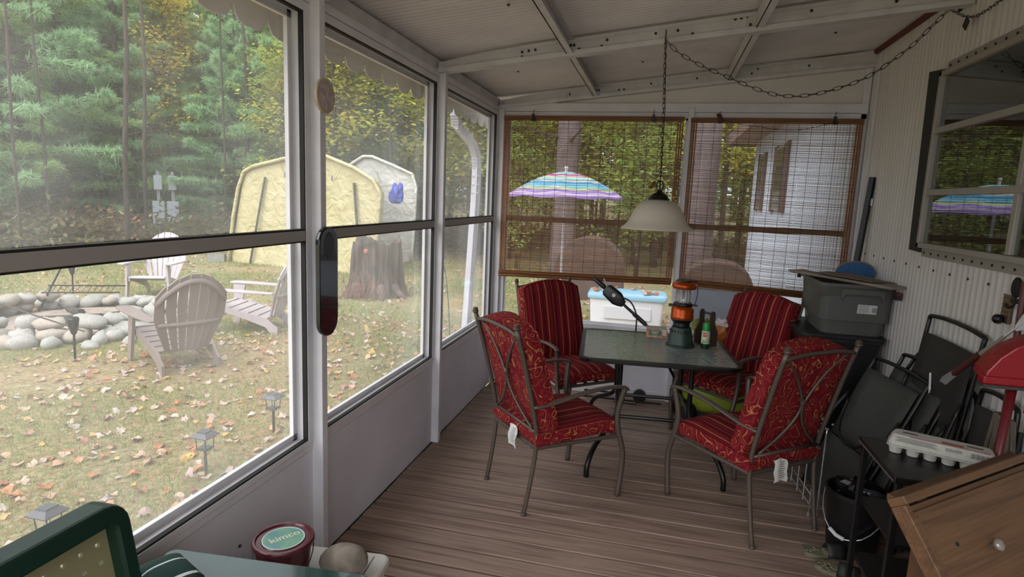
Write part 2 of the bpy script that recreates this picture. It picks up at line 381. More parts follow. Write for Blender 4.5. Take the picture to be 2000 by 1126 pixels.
# house window with dark shutter
hw = struct('window_7'); m_wf = M('aged_window_frame', '#98928a', .45, .2)
Y0, Y1, Z0, Z1 = 2.05, 3.424, 1.487, 2.432
def wbox(y0, y1, z0, z1, x0=-.05, x1=-.004): return B().b2((XR + x0, y0, z0), (XR + x1, y1, z1))
obj('frame', wbox(Y0, Y1, Z1 - .028, Z1, -.055).b2((XR - .055, Y0, Z0), (XR - .004, Y1, Z0 + .028)).b2((XR - .055, Y1 - .03, Z0), (XR - .004, Y1, Z1)).b2((XR - .055, Y0, Z0), (XR - .004, Y0 + .03, Z1)), m_wf, hw, bevel=.003)
obj('flange', wbox(Y0 - .06, Y1 + .02, Z1, Z1 + .055, -.014).b2((XR - .014, Y0 - .06, Z0 - .05), (XR - .004, Y1 + .02, Z0)), m_wf, hw, bevel=.002)
for zz in (Z1 + .03, Z0 - .028):
    y = Y1 - .02
    while y > Y0: inst('screw', scr, hw, (XR - .014, y, zz)); y -= .09
for z in (2.118, 1.788): obj('mid_rail', wbox(Y0 + .03, Y1 - .03, z - .016, z + .016, -.052, -.02), m_wf, hw, bevel=.002)
obj('mullion', wbox(2.50, 2.535, Z0 + .03, 2.10, -.048, -.02), m_wf, hw, bevel=.002)
for z0, z1 in ((Z0 + .028, 1.772), (1.804, 2.102), (2.134, Z1 - .028)): obj('pane', wbox(Y0 + .03, Y1 - .03, z0, z1, -.032, -.030), m_glass, hw)
obj('unlit_room_sheet', wbox(Y0 + .03, Y1 - .03, Z0 + .028, Z1 - .028, -.012, -.006), M('unlit_room_tone', '#191613', .9), hw)  # flat sheet behind the panes, coloured dark to stand in for the unlit room
obj('shutter', B().add([(XR - .008, 3.445, Z0 - .03), (XR - .008, 3.602, Z0 - .025), (XR - .008, 3.654, Z1 + .045), (XR - .008, 3.445, Z1 + .02), (XR - .024, 3.445, Z0 - .03), (XR - .024, 3.602, Z0 - .025), (XR - .024, 3.654, Z1 + .045), (XR - .024, 3.445, Z1 + .02)], [(0, 1, 2, 3), (7, 6, 5, 4), (0, 4, 5, 1), (1, 5, 6, 2), (2, 6, 7, 3), (3, 7, 4, 0)]), M('charcoal_shutter', '#1e1d1b', .7), hw, bevel=.003)
# ---------------------------------------------------------------- bamboo blinds
m_bam = M('bamboo_slats', '#6e4527', .6, c2='#9a6b3e', scale=3, stretch=(1, 1, 40), isl=.35)
m_bam2 = M('bamboo_dark', '#5f3a22', .6, c2='#87592f', scale=4, stretch=(1, 1, 40), isl=.3)
m_cord = M('blind_cord', '#2a1c14', .8)
def blind(x0, x1, ztop, zl, zr, label):
    t = thing('bamboo_blind', label, 'blind', ((x0 + x1) / 2, 4.692, ztop), 0, 'bamboo blinds on the end wall')
    wd = x1 - x0; b = B(); rnd = random.Random(int(x0 * 100)); z = -.035
    def zb(u): return (zl + (zr - zl) * u) - ztop
    H = -zb(.5) - .045
    while z > -H:
        h = rnd.uniform(.0022, .0050); segs = rnd.choice((1, 1, 2, 3)); x = -wd / 2 + rnd.uniform(0, .01)
        k = (-z) / H
        for s in range(segs):
            xe = -wd / 2 + wd * (s + 1) / segs - rnd.uniform(0, .012)
            def zz(xx): return z + k * (zb((xx + wd / 2) / wd) - zb(.5))
            j0, j1 = rnd.uniform(-.0016, .0016), rnd.uniform(-.0016, .0016)
            n = 3; rings = []
            for i in range(n + 1):
                xx = x + (xe - x) * i / n; jj = j0 + (j1 - j0) * i / n + rnd.uniform(-.0007, .0007); yy = rnd.uniform(-.0012, .0012)
                rings.append([(xx, yy - .0012, zz(xx) + jj - h / 2), (xx, yy + .0012, zz(xx) + jj - h / 2), (xx, yy + .0012, zz(xx) + jj + h / 2), (xx, yy - .0012, zz(xx) + jj + h / 2)])
            b.loft(rings); x = xe + .004
        z -= h + rnd.choice((.003, .004, .005, .006, .0065, .0075))
    tag(obj('slats', b, m_bam, t, fix=False), kind='stuff')
    h = B().box((0, 0, -.012), (wd + .01, .012, .036)).box((0, -.006, -.028), (wd + .005, .004, .012)); obj('head_rail', h, m_bam2, t, bevel=.002)
    rl = B(); rnd2 = random.Random(5)
    for i in range(26):                                # rolled-up slats at the foot
        a = i * .9; r = .010 + .0009 * i
        p0 = (-wd / 2, -.012 + r * math.cos(a) * .8, zb(0) + .022 + r * math.sin(a) * .9); p1 = (wd / 2, -.012 + r * math.cos(a) * .8, zb(1) + .022 + r * math.sin(a) * .9)
        rl.tube([p0, p1], rnd2.uniform(.003, .0048), 5)
    tag(obj('rolled_slats', rl, m_bam2, t, fix=False), kind='stuff')
    for s in (-1, 1):
        e = B()
        for dx in (0, .018, .036):
            xx = s * (wd / 2 - .004 - dx); e.box((xx, -.004, (zb(.5 + s * .5) + 0) / 2 + 0), (.011, .0025, -zb(.5 + s * .5) - .03))
        obj('edge_strip', e, m_bam2, t)
    n = int(wd / .093)
    for i in range(1, n + 1):
        u = (i) / (n + 1); xx = -wd / 2 + wd * u
        obj('cord', B().tube([(xx, -.0045, -.01), (xx + .002, -.0045, zb(u) / 2), (xx, -.006, zb(u) + .03)], .0014, 4), m_cord, t)
    for u in (.17, .84):
        xx = -wd / 2 + wd * u
        obj('clip', B().box((xx, -.014, -.005), (.018, .02, .05)).box((xx + .004, -.018, -.03), (.03, .018, .02)).tube([(xx, -.01, .02), (xx, -.012, .045), (xx + .006, -.004, .055)], .003, 5), m_black, t, bevel=.002)
    return t
bl = blind(.055, 1.525, 2.352, .992, 1.018, 'brown bamboo roll-up blind in front of the rainbow umbrella')
br_ = blind(1.585, 2.815, 2.346, 1.024, .975, 'brown bamboo roll-up blind beside the white siding corner')
obj('pull_cord', B().tube(cr([(-.40, -.02, -.015), (-.2, -.02, -.05), (.1, -.02, -.085), (.30, -.02, -.055), (.42, -.02, -.02)], 6), .002, 5), m_cord, br_)
leafd = B().sphere((0, -.02, .0), .018, 8, 5, (1, .5, 1.2)).sphere((.012, -.02, -.018), .014, 8, 5, (1, .5, 1.3)).sphere((-.012, -.02, .012), .012, 8, 5); leafd = obj('dried_flower', leafd, M('dried_brown', '#5a3018', .8), None); leafd.location = (1.585 + .205, 4.676, 2.358); tag(leafd, 'small dried brown flower head clipped to the right blind top', 'ornament')

# ---------------------------------------------------------------- pendant lamp and chains
lx, ly = 1.386, 3.225
def zbm(x): return 2.4275 + .108 * x
link_b = B().tube(cr([(-.006, 0, -.011), (-.006, 0, .011), (0, 0, .017), (.006, 0, .011), (.006, 0, -.011), (0, 0, -.017)], 3, True), .0017, 5, True); link_me = link_b.mesh('link', m_blackmetal, True)
link2_me = B().tube(cr([(-.008, 0, -.018), (-.008, 0, .018), (0, 0, .026), (.008, 0, .018), (.008, 0, -.018), (0, 0, -.026)], 3, True), .0019, 5, True).mesh('link', m_blackmetal, True)
def chain(t, pts, me, step):
    pts = [Vector(p) for p in pts]; d = [0]
    for a, b in zip(pts, pts[1:]): d.append(d[-1] + (b - a).length)
    n = int(d[-1] / step); step = d[-1] / n
    for i in range(n):
        s = (i + .5) * step; j = max(k for k in range(len(d)) if d[k] <= s); j = min(j, len(pts) - 2); u = (s - d[j]) / (d[j + 1] - d[j])
        p = pts[j].lerp(pts[j + 1], u); tn = (pts[j + 1] - pts[j]).normalized()
        q = tn.to_track_quat('Z', 'Y') @ Matrix.Rotation(PI / 2 * (i % 2) + .3, 3, 'Z').to_quaternion()
        o = bpy.data.objects.new('link', me); COL.objects.link(o); o.parent = t; o.rotation_mode = 'QUATERNION'; o.rotation_quaternion = q; o.location = p
hk = Vector((1.357, 3.222, 2.60))
t = thing('pendant_lamp', 'hanging lamp with white alabaster bell shade on a black chain over the table', 'lamp', (lx, ly, 1.52))
L = lambda p: Vector(p) - Vector((lx, ly, 1.52))
m_alab = NT('alabaster_glass'); m_alab.p.inputs['Base Color'].default_value = sc('#e2dacc'); m_alab.p.inputs['Roughness'].default_value = .35
_tl = m_alab.n('ShaderNodeBsdfTranslucent', Color=sc('#e8dfd0')); _mx = m_alab.n('ShaderNodeMixShader', Fac=.35); m_alab.l(m_alab.p.outputs[0], _mx.inputs[1]); m_alab.l(_tl.outputs[0], _mx.inputs[2]); m_alab.l(_mx.outputs[0], m_alab.out.inputs[0]); m_alab = m_alab.mat
prof = [(.056, .172), (.085, .162), (.118, .138), (.142, .105), (.155, .07), (.166, .045), (.183, .025), (.203, .008), (.206, .002), (.200, .0), (.178, .018), (.161, .04), (.150, .066), (.137, .1), (.113, .132), (.082, .156), (.056, .166)]
obj('shade', B().lathe(prof, 40, caps=False), m_alab, t, smooth=True)
obj('cap', B().lathe([(.06, .168), (.062, .178), (.05, .186), (.052, .192), (.036, .206), (.018, .214), (.012, .225)], 24), m_blackmetal, t, auto=40)
obj('loop', B().tube([(.032 * math.cos(a) * .6, 0, .252 + .03 * math.sin(a)) for a in [2 * PI * i / 16 for i in range(16)]], .004, 6, True).tube([(0, .02 * math.cos(a), .25 + .03 * math.sin(a)) for a in [2 * PI * i / 16 for i in range(16)]], .004, 6, True), m_blackmetal, t, smooth=True)
obj('bulb', B().lathe([(.014, .16), (.016, .13), (.03, .1), (.034, .08), (.026, .055), (.01, .047)], 16), M('frosted_bulb', '#d8d6d0', .3), t, smooth=True)
c0 = (lx, ly, 1.52 + .28); chain(t, [L(c0), L((lx - .012, ly, 2.2)), L(hk - Vector((0, 0, .015)))], link_me, .027)
obj('cord', B().tube([L(c0), L((lx - .004, ly + .004, 2.2)), L(hk)], .0022, 5), M('lamp_wire', '#1b1a19', .6), t)
obj('hook', B().tube([(p[0], p[1], p[2]) for p in cr([L(hk + Vector((0, .022, .02))), L(hk + Vector((0, 0, .028))), L(hk + Vector((0, -.012, .01))), L(hk + Vector((0, -.004, -.012))), L(hk + Vector((0, .006, 0)))], 4)], .0035, 6), m_blackmetal, t)
w1 = Vector((2.80, 3.398, 2.745))
P = []; low = [(0, 2.575), (.06, 2.5), (.20, 2.405), (.46, 2.285), (.70, 2.36), (.86, 2.52), (.95, 2.66), (1.0, 2.745)]
sw = [Vector((hk.x + (w1.x - hk.x) * u, hk.y - .01 + (w1.y - hk.y + .01) * u, z)) for u, z in low]
t2 = thing('swag_chain', 'black link chain swagged from the ceiling beam to the wall hook', 'chain', tuple(hk))
chain(t2, [p - hk for p in cr(sw, 6)], link2_me, .043)
t3 = thing('wall_chain', 'short black chain drooping from the wall hook along the siding', 'chain', tuple(w1))
chain(t3, [p - w1 for p in cr([w1, Vector((2.82, 3.22, 2.655)), Vector((2.82, 3.05, 2.63)), Vector((2.82, 2.75, 2.66)), Vector((2.82, 2.45, 2.73)), Vector((2.82, 2.2, 2.80))], 6)], link_me, .027)
obj('chain_pendant', B().box((.02, -.17, -.12), (.006, .05, .05), Matrix.Rotation(.7, 3, 'X')), m_black, t3, bevel=.002)
hkw = obj('wall_hook', B().lathe([(.022, 0), (.022, .006), (.01, .012)], 12).tube(cr([(0, 0, .01), (0, 0, .04), (0, .02, .058), (0, .03, .05)], 4), .005, 6).sphere((0, 0, .05), .009, 8, 5), m_blackmetal, None, auto=40)
hkw.location = (2.852, 3.398, 2.75); hkw.rotation_euler = (0, -PI / 2, 0); tag(hkw, 'black ceiling chain hook screwed to the siding above the window', 'hook')
sq = obj('leaf_charm', B().sphere((0, 0, 0), .012, 8, 5, (1, .6, 1.6)).sphere((.008, 0, .016), .009, 8, 5).sphere((-.012, 0, -.012), .01, 8, 5, (1.2, .6, 1)), M('rust_brown_charm', '#6a3a22', .7), None, smooth=True)
sq.location = (lx - .042, ly - .005, 1.775); tag(sq, 'tiny rust brown charm perched on the lamp loop', 'ornament')

# ---------------------------------------------------------------- red cushioned patio chairs
def stripe_mat():
    t = NT('red_stripe_fabric'); tc = t.n('ShaderNodeTexCoord'); sp = t.n('ShaderNodeSeparateXYZ'); t.l(tc.outputs['Object'], sp.inputs[0])
    fr = t.math('FRACT', t.math('MULTIPLY', t.math('ADD', sp.outputs[0], .6), 5.6))
    red, dk, gold, rose = sc('#6c0f1b'), sc('#570b15'), sc('#9a6642'), sc('#7c232c')
    st = [(0, red), (.10, gold), (.135, red), (.20, rose), (.23, red), (.30, dk), (.44, gold), (.46, dk), (.52, red), (.60, rose), (.64, red), (.74, gold), (.80, red), (.9, dk)]
    r = t.ramp(st, 'CONSTANT'); t.l(fr, r.inputs[0]); nz = t.n('ShaderNodeTexNoise', Scale=260.0); t.l(tc.outputs['Object'], nz.inputs['Vector'])
    t.l(t.mix(.35, r.outputs[0], nz.outputs[0], 'SOFT_LIGHT'), t.p.inputs['Base Color']); t.p.inputs['Roughness'].default_value = .9; t.p.inputs['Specular IOR Level'].default_value = .2
    n2 = t.n('ShaderNodeTexNoise', Scale=9.0); t.l(tc.outputs['Object'], n2.inputs['Vector']); b = t.n('ShaderNodeBump', Strength=.35, Distance=.02); t.l(n2.outputs[0], b.inputs['Height']); t.l(b.outputs[0], t.p.inputs['Normal']); return t.mat
def floral_mat():
    t = NT('red_scroll_fabric'); tc = t.n('ShaderNodeTexCoord')
    nz = t.n('ShaderNodeTexNoise', Scale=7.5, Detail=1.2, Distortion=1.6); t.l(tc.outputs['Object'], nz.inputs['Vector'])
    vo = t.n('ShaderNodeTexVoronoi', Scale=10.0); t.l(tc.outputs['Object'], vo.inputs['Vector'])
    h = t.math('ADD', t.math('MULTIPLY', nz.outputs[0], 5.0), t.math('MULTIPLY', vo.outputs['Distance'], 1.6))
    d = t.math('ABSOLUTE', t.math('SUBTRACT', t.math('FRACT', h), .5))
    r = t.ramp([(0, sc('#ab7546')), (.045, sc('#96563a')), (.09, sc('#680f1a')), (.36, sc('#6a101b')), (.5, sc('#84282a'))]); t.l(d, r.inputs[0])
    t.l(r.outputs[0], t.p.inputs['Base Color']); t.p.inputs['Roughness'].default_value = .9; t.p.inputs['Specular IOR Level'].default_value = .2; return t.mat
m_str, m_flo = stripe_mat(), floral_mat()
def cushion(b, fn, nu=14, nv=14, th=.1):
    # fn(u,v)->(pos,normal) of mid sheet, puffed front (material 0) and sides/back (material 1)
    def pt(u, v, side):
        p, n = fn(u, v); e = min(u, 1 - u, v, 1 - v); puff = 1 - (1 - min(1, e / .16)) ** 2 * .30
        return p + n * (side * th / 2 * puff)
    b.mi(0).grid(lambda u, v: pt(u, v, 1), nu, nv); b.mi(1).grid(lambda u, v: pt(u, v, -1), nu, nv)
    ed = [(i / nu, 0) for i in range(nu)] + [(1, j / nv) for j in range(nv)] + [(1 - i / nu, 1) for i in range(nu)] + [(0, 1 - j / nv) for j in range(nv)]
    m = len(ed); vs = [pt(u, v, s) for s in (1, .35, -.35, -1) for u, v in ed]
    for k, (u, v) in enumerate(ed):
        p, n = fn(u, v); c, _ = fn(.5, .5); 
        for q in (1, 2): vs[q * m + k] = vs[q * m + k] + (p - c).normalized() * .008
    b.add(vs, [(q * m + k, q * m + (k + 1) % m, (q + 1) * m + (k + 1) % m, (q + 1) * m + k) for q in range(3) for k in range(m)])
def weld(me):
    import bmesh
    q = bmesh.new(); q.from_mesh(me); bmesh.ops.remove_doubles(q, verts=q.verts, dist=.0005); bmesh.ops.recalc_face_normals(q, faces=q.faces); q.to_mesh(me); q.free()
def seat_fn(u, v):
    x = (u - .5) * .50; y = -.25 + .53 * v; z = .435 + .012 * math.sin(PI * u) - .02 * (1 - v) + (-.018 * max(0, v - .8) / .2)
    return Vector((x, y, z)), Vector((0, 0, 1))
def back_fn(u, v):
    wv = .515 - .05 * max(0, v - .75); x = (u - .5) * wv; z = .47 + v * (.515 + .055 * math.sin(PI * u) ** .8)
    y = -.168 - .135 * v - .02 * v * v
    return Vector((x, y, z)), Vector((0, .97, .24))
def make_chair(label, paper):
    t = thing('patio_chair', label, 'chair', group='red cushioned patio chairs')
    b = B(); cushion(b, seat_fn, th=.10); o = obj('seat_cushion', b, [m_str, m_flo], t, smooth=True, fix=False); weld(o.data); o.data.set_sharp_from_angle(angle=math.radians(50))
    b = B(); cushion(b, back_fn, th=.125); o = obj('back_cushion', b, [m_str, m_flo], t, smooth=True, fix=False); weld(o.data); o.data.set_sharp_from_angle(angle=math.radians(50))
    for u, v in ((.5, .78), (.5, .42)):
        p, n = back_fn(u, v); obj('button', B().sphere(p + n * .056, .014, 10, 6, (1, .6, 1)), m_str, o, smooth=True)
    pp = B(); k = 40; ring = [back_fn(*q) for q in [(i / 10, 1) for i in range(1, 10)] + [(1, 1 - j / 10) for j in range(10)]]
    pp.tube([p + n * .045 for p, n in ring], .005, 5); obj('piping', pp, m_flo, o, smooth=True)
    for s in (-1, 1):
        obj('rear_leg', B().tube(cr([(s * .225, -.30, 0), (s * .228, -.272, .15), (s * .232, -.245, .36), (s * .236, -.255, .5), (s * .242, -.33, .8), (s * .245, -.395, 1.02)], 5), .0125, 10).tube([(s * .225, -.30, 0), (s * .225, -.298, .012)], .0155, 10), m_brownmetal, t, smooth=True)
        obj('finial', B().lathe([(.014, 0), (.018, .004), (.018, .012), (.014, .016), (.016, .022), (.010, .030)], 12, (s * .245, -.397, 1.02)), m_brownmetal, t, auto=40)
        obj('front_leg', B().tube(cr([(s * .26, .30, 0), (s * .262, .312, .12), (s * .265, .315, .26), (s * .262, .275, .40), (s * .262, .262, .5), (s * .275, .275, .60), (s * .285, .285, .652)], 5), .0145, 8, flat=1.15), m_brownmetal, t, smooth=True)
        obj('armrest', B().tube(cr([(s * .24, -.275, .60), (s * .26, -.17, .615), (s * .282, 0, .655), (s * .29, .16, .672), (s * .288, .27, .662), (s * .286, .30, .645)], 5), .020, 8, flat=.5, up=(1, 0, 0)), m_brownmetal, t, smooth=True)
        ci = cr([(s * .215, -.372, .985), (s * .10, -.345, .88), (s * .012, -.318, .74), (s * .022, -.30, .65), (s * .10, -.275, .55), (s * .20, -.255, .47)], 5)
        obj('back_scroll', B().tube(ci, .0075, 7), m_brownmetal, t, smooth=True)
    obj('back_collar', B().sphere((0, -.317, .735), .016, 10, 6, (1.2, .8, 1.2)), m_brownmetal, t, smooth=True)
    obj('back_rail', B().tube(cr([(-.24, -.385, .985), (-.12, -.388, 1.0), (0, -.39, 1.003), (.12, -.388, 1.0), (.24, -.385, .985)], 5), .0105, 8), m_brownmetal, t, smooth=True); obj('lower_rail', B().tube([(-.233, -.252, .46), (.233, -.252, .46)], .009, 8), m_brownmetal, t, smooth=True)
    f = B()
    for a, c in (((-.23, -.245, .37), (.23, -.245, .37)), ((-.262, .27, .37), (.262, .27, .37)), ((-.232, -.25, .37), (-.262, .27, .37)), ((.232, -.25, .37), (.262, .27, .37))): f.tube([a, c], .012, 8)
    for i in range(5): f.box((-.19 + .095 * i, .01, .376), (.03, .52, .004))
    obj('seat_frame', f, m_brownmetal, t)
    if paper:
        p = B(); s = paper
        p.grid(lambda u, v: (s * .06 - .045 + .09 * u + .006 * math.sin(9 * v), -.268 - .012 * math.sin(2.2 * v) - .004 * math.sin(7 * u), .425 - .115 * v + .008 * math.sin(4 * u)), 6, 6)
        tg = obj('paper_tag', p, M('chair_tag_paper', '#cfcdc9', .8), t, smooth=True); tg['label'] = 'white printed paper tag'
        q = B()
        for i in range(8): q.box((s * .06 + .0, -.2705 - .0118 * math.sin(2.2 * (.12 + i * .095)), .425 - .115 * (.1 + i * .095)), (.055 - .01 * (i % 3), .0016, .0022))
        obj('print_lines', q, m_greyprint, tg)
    return t
for lab, pp, x, y, a in (('red cushioned patio chair nearest the left screen wall with a paper tag', .5, .88, 2.90, 42),
                         ('red cushioned patio chair behind the table in the left corner', 0, .80, 3.98, 312),
                         ('red cushioned patio chair behind the table beside the grey bin', 0, 1.99, 4.12, 225),
                         ('red cushioned patio chair front right showing its scroll patterned back', -.9, 1.95, 2.95, 129)):
    c = make_chair(lab, pp); c.location = (x, y, 0); c.rotation_euler = (0, 0, math.radians(a - 90))

# ---------------------------------------------------------------- glass patio table
t = thing('patio_table', 'square black framed patio table with rippled glass top', 'table', (1.425, 3.69, 0), math.radians(5.5))
def tglass():
    t = NT('rippled_glass'); p = t.p; p.inputs['Base Color'].default_value = sc('#828c8b'); p.inputs['Roughness'].default_value = .07; p.inputs['Specular IOR Level'].default_value = 1.0; p.inputs['Alpha'].default_value = .85; p.inputs['Coat Weight'].default_value = 1.0; p.inputs['Coat Roughness'].default_value = .05
    tc = t.n('ShaderNodeTexCoord'); mp = t.n('ShaderNodeMapping'); mp.inputs['Scale'].default_value = (30, 52, 30); t.l(tc.outputs['Object'], mp.inputs[0])
    nz = t.n('ShaderNodeTexNoise', Scale=1.0, Detail=2.0); t.l(mp.outputs[0], nz.inputs['Vector']); b = t.n('ShaderNodeBump', Strength=.9, Distance=.012); t.l(nz.outputs[0], b.inputs['Height']); t.l(b.outputs[0], p.inputs['Normal']); t.l(b.outputs[0], p.inputs['Coat Normal']); return t.mat
obj('glass_top', B().prism(rrect(.955, .865, .07), .706, .714), tglass(), t)
R1 = rrect(.99, .90, .09, 6); R0 = rrect(.93, .84, .06, 6); b = B(); n = len(R1)
vs = [(x, y, z) for P, z in ((R1, .690), (R1, .716), (R0, .7165), (R0, .690)) for x, y in P]
b.add(vs, [(q * n + i, q * n + (i + 1) % n, ((q + 1) % 4) * n + (i + 1) % n, ((q + 1) % 4) * n + i) for q in range(4) for i in range(n)]); obj('rim', b, m_blackmetal, t, bevel=.004)
for sx, sy in ((-1, -1), (1, -1), (-1, 1), (1, 1)):
    obj('leg', B().tube(cr([(sx * .225, sy * .23, .692), (sx * .225, sy * .23, .5), (sx * .225, sy * .23, .36), (sx * .25, sy * .27, .28), (sx * .36, sy * .47, .17), (sx * .40, sy * .55, .08), (sx * .405, sy * .56, 0)], 5), .0165, 8), m_blackmetal, t, smooth=True)
obj('stretcher', B().tube([(-.225, -.23, .285), (.225, -.23, .285)], .013, 8), m_blackmetal, t); obj('stretcher', B().tube([(-.225, .23, .285), (.225, .23, .285)], .013, 8), m_blackmetal, t)
for s in (-1, 1): obj('stretcher', B().tube([(s * .225, -.23, .33), (s * .225, .23, .33)], .011, 8), m_blackmetal, t)
obj('apron', B().box((0, -.3, .68), (.6, .025, .02)).box((0, .3, .68), (.6, .025, .02)).box((-.225, 0, .68), (.025, .6, .02)).box((.225, 0, .68), (.025, .6, .02)), m_blackmetal, t)
TZ = .7165
# green cone lamp base and orange lantern on it
m_green = M('dark_green_plastic', '#15291f', .45, c2='#1a3026', scale=5)
t = thing('tapered_lamp_base', 'dark green tapered plastic base under the orange lantern', 'stand', (1.595, 3.78, TZ))
obj('body', B().lathe([(.098, 0), (.098, .012), (.088, .016), (.066, .125), (.062, .132), (.0, .134)], 28), m_green, t, auto=35)
vb = B()
for i in range(20): a = 2 * PI * i / 20; vb.box((.0705 * math.cos(a), .0705 * math.sin(a), .105), (.004, .008, .016), Matrix.Rotation(a, 3, 'Z'))
obj('vent_slots', vb, m_black, t)
m_or = M('metallic_orange', '#a8440c', .28, .55); m_clear = panemat('clear_globe', .03, .05, (.95, .95, .95, 1), 1.5)
t = thing('camping_lantern', 'orange and clear camping lantern standing on a green base', 'lantern', (1.594, 3.78, TZ + .134))
obj('foot', B().lathe([(.05, 0), (.055, .004), (.055, .028), (.075, .05), (.07, .058)], 28), m_black, t, auto=40)
obj('tank', B().lathe([(.072, .052), (.077, .06), (.077, .075), (.074, .08), (.074, .12), (.06, .142), (.05, .146)], 28), m_or, t, auto=40)
obj('collar', B().lathe([(.06, .142), (.064, .146), (.064, .16), (.056, .166)], 24).box((-.075, 0, .142), (.04, .022, .018)).box((.08, 0, .15), (.03, .012, .012)), m_black, t, bevel=.003)
obj('globe', B().lathe([(.052, .160), (.052, .262), (.049, .262), (.049, .160)], 28, caps=False), m_clear, t, smooth=True)
obj('tube_lights', B().tube([(-.015, 0, .16), (-.015, 0, .255)], .007, 8).tube([(.015, 0, .16), (.015, 0, .255)], .007, 8), M('milky_tube', '#d9d6cf', .3), t)
gd = B()
for i in range(6): a = 2 * PI * i / 6; gd.tube([(.055 * math.cos(a), .055 * math.sin(a), .16), (.055 * math.cos(a), .055 * math.sin(a), .265)], .0018, 5)
obj('guard_wires', gd, m_chrome, t)
obj('hood', B().lathe([(.055, .256), (.077, .262), (.083, .275), (.080, .292), (.062, .308), (.05, .310)], 28), m_or, t, auto=50)
obj('cap', B().lathe([(.058, .308), (.054, .318), (.03, .322), (0, .323)], 24), m_black, t, auto=40)
obj('bail_handle', B().tube(cr([(.074, 0, .15), (.088, .03, .2), (.09, .05, .26), (.07, .05, .30)], 4), .0025, 6).tube([(.06, -.035, .31), (.075, -.03, .318)], .006, 6), m_black, t)
# printed carton
t = thing('printed_carton', 'small carton with green label lying on the glass table edge', 'box', (1.435, 4.0, TZ), math.radians(4))
obj('carton', B().box((0, 0, .034), (.142, .10, .068)), M('carton_print', '#b59a86', .7, c2='#9a5c46', scale=30, c3='#d8cfc0'), t, bevel=.002)
obj('green_label', B().box((-.012, -.0506, .038), (.082, .001, .036)), M('green_print', '#2f5a3a', .6, c2='#3d6a48', scale=40), t)
lb = B()
for i in range(3): lb.box((.052, -.0506, .056 - .014 * i), (.026, .001, .009))
obj('white_panels', lb, m_paper, t)
lb = B()
for i in range(3): lb.box((-.015, -.0514, .048 - .009 * i), (.06 - .012 * i, .0008, .003))
obj('print_lines', lb, m_paper, t)
obj('top_flap', B().box((0, .0, .0685), (.138, .096, .001)), M('flap_grey', '#9ea09a', .7), t)
# spray can
t = thing('spray_can', 'green capped insect spray can standing near the table corner', 'can', (1.757, 3.765, TZ))
obj('body', B().lathe([(.026, 0), (.0275, .003), (.0275, .035)], 20), M('can_dark_green', '#12361f', .3, .3), t, auto=40)
obj('label', B().lathe([(.0277, .035), (.0277, .115), (.024, .124)], 20), M('can_label', '#7d9a62', .35, c2='#d6dccb', scale=26), t, auto=40)
obj('cap', B().lathe([(.025, .122), (.025, .165), (.02, .176), (.012, .178)], 20), M('bright_green_cap', '#0f8a3e', .35), t, auto=40)
obj('badge', B().grid(lambda u, v: (.0284 * math.cos(math.radians(228 + 52 * u)), .0284 * math.sin(math.radians(228 + 52 * u)), .083 + .03 * v), 6, 1), M('red_badge', '#c2402f', .5), t)
text('lettering', 'OFF!', .013, m_paper, t, (-.007, -.0292, .098), (PI / 2, 0, math.radians(-16)))
# wooden napkin holder with a bag of chips
m_holder = woodmat('holder_wood', ['#2a211a', '#3b2f25', '#4a3a2c'], 2, 2, .6)
t = thing('napkin_holder', 'dark wooden napkin holder with tall arched sides on the table', 'holder', (1.765, 3.87, TZ), math.radians(35))
side = [(-.05, 0), (.05, 0), (.05, .10), (.02, .16), (.02, .225)] + [(.0 + .02 * math.cos(math.radians(a)), .225 + .02 * math.sin(math.radians(a))) for a in (30, 60, 90, 120, 150)] + [(-.02, .225), (-.02, .16), (-.05, .10)]
for s in (-1, 1): obj('side_board', B().prism(side, s * .055 - .006, s * .055 + .006, 'y'), m_holder, t, bevel=.002)
obj('base_board', B().box((0, 0, .006), (.10, .098, .012)), m_holder, t); obj('crossbar', B().tube([(0, -.05, .225), (0, .05, .225)], .008, 8), m_holder, t)
t = thing('snack_bag', 'crumpled yellow and orange snack bag behind the spray can', 'bag', (1.80, 3.99, TZ))
def crumple(c, r, seed, sc3, n=10, m=8):
    rd = random.Random(seed); b = B(); ph = [rd.uniform(0, 6) for _ in range(6)]
    rings = []
    for i in range(1, m):
        th = PI * i / m; ring = []
        for j in range(n):
            a = 2 * PI * j / n; q = r * (1 + .18 * math.sin(3 * a + ph[0] + 2 * th) + .14 * math.sin(5 * a + ph[1] - 3 * th) + rd.uniform(-.07, .07))
            ring.append((c[0] + sc3[0] * q * math.sin(th) * math.cos(a), c[1] + sc3[1] * q * math.sin(th) * math.sin(a), max(c[2] - sc3[2] * q * math.cos(th), 0)))
        rings.append(ring)
    return b.loft(rings)
obj('yellow_side', crumple((-.05, 0, .085), .06, 1, (1.1, .8, 1.2)), M('yellow_wrap', '#8f8636', .4, c2='#7a7a2a', scale=20), t)
obj('orange_side', crumple((.055, -.01, .075), .05, 2, (1, .8, 1.15)), M('orange_wrap', '#a85c1c', .4, c2='#c07a2c', scale=20), t)
obj('tissue', crumple((.075, .0, .135), .04, 3, (1.1, .9, .8)), M('tissue_white', '#cfc9cc', .8), t)
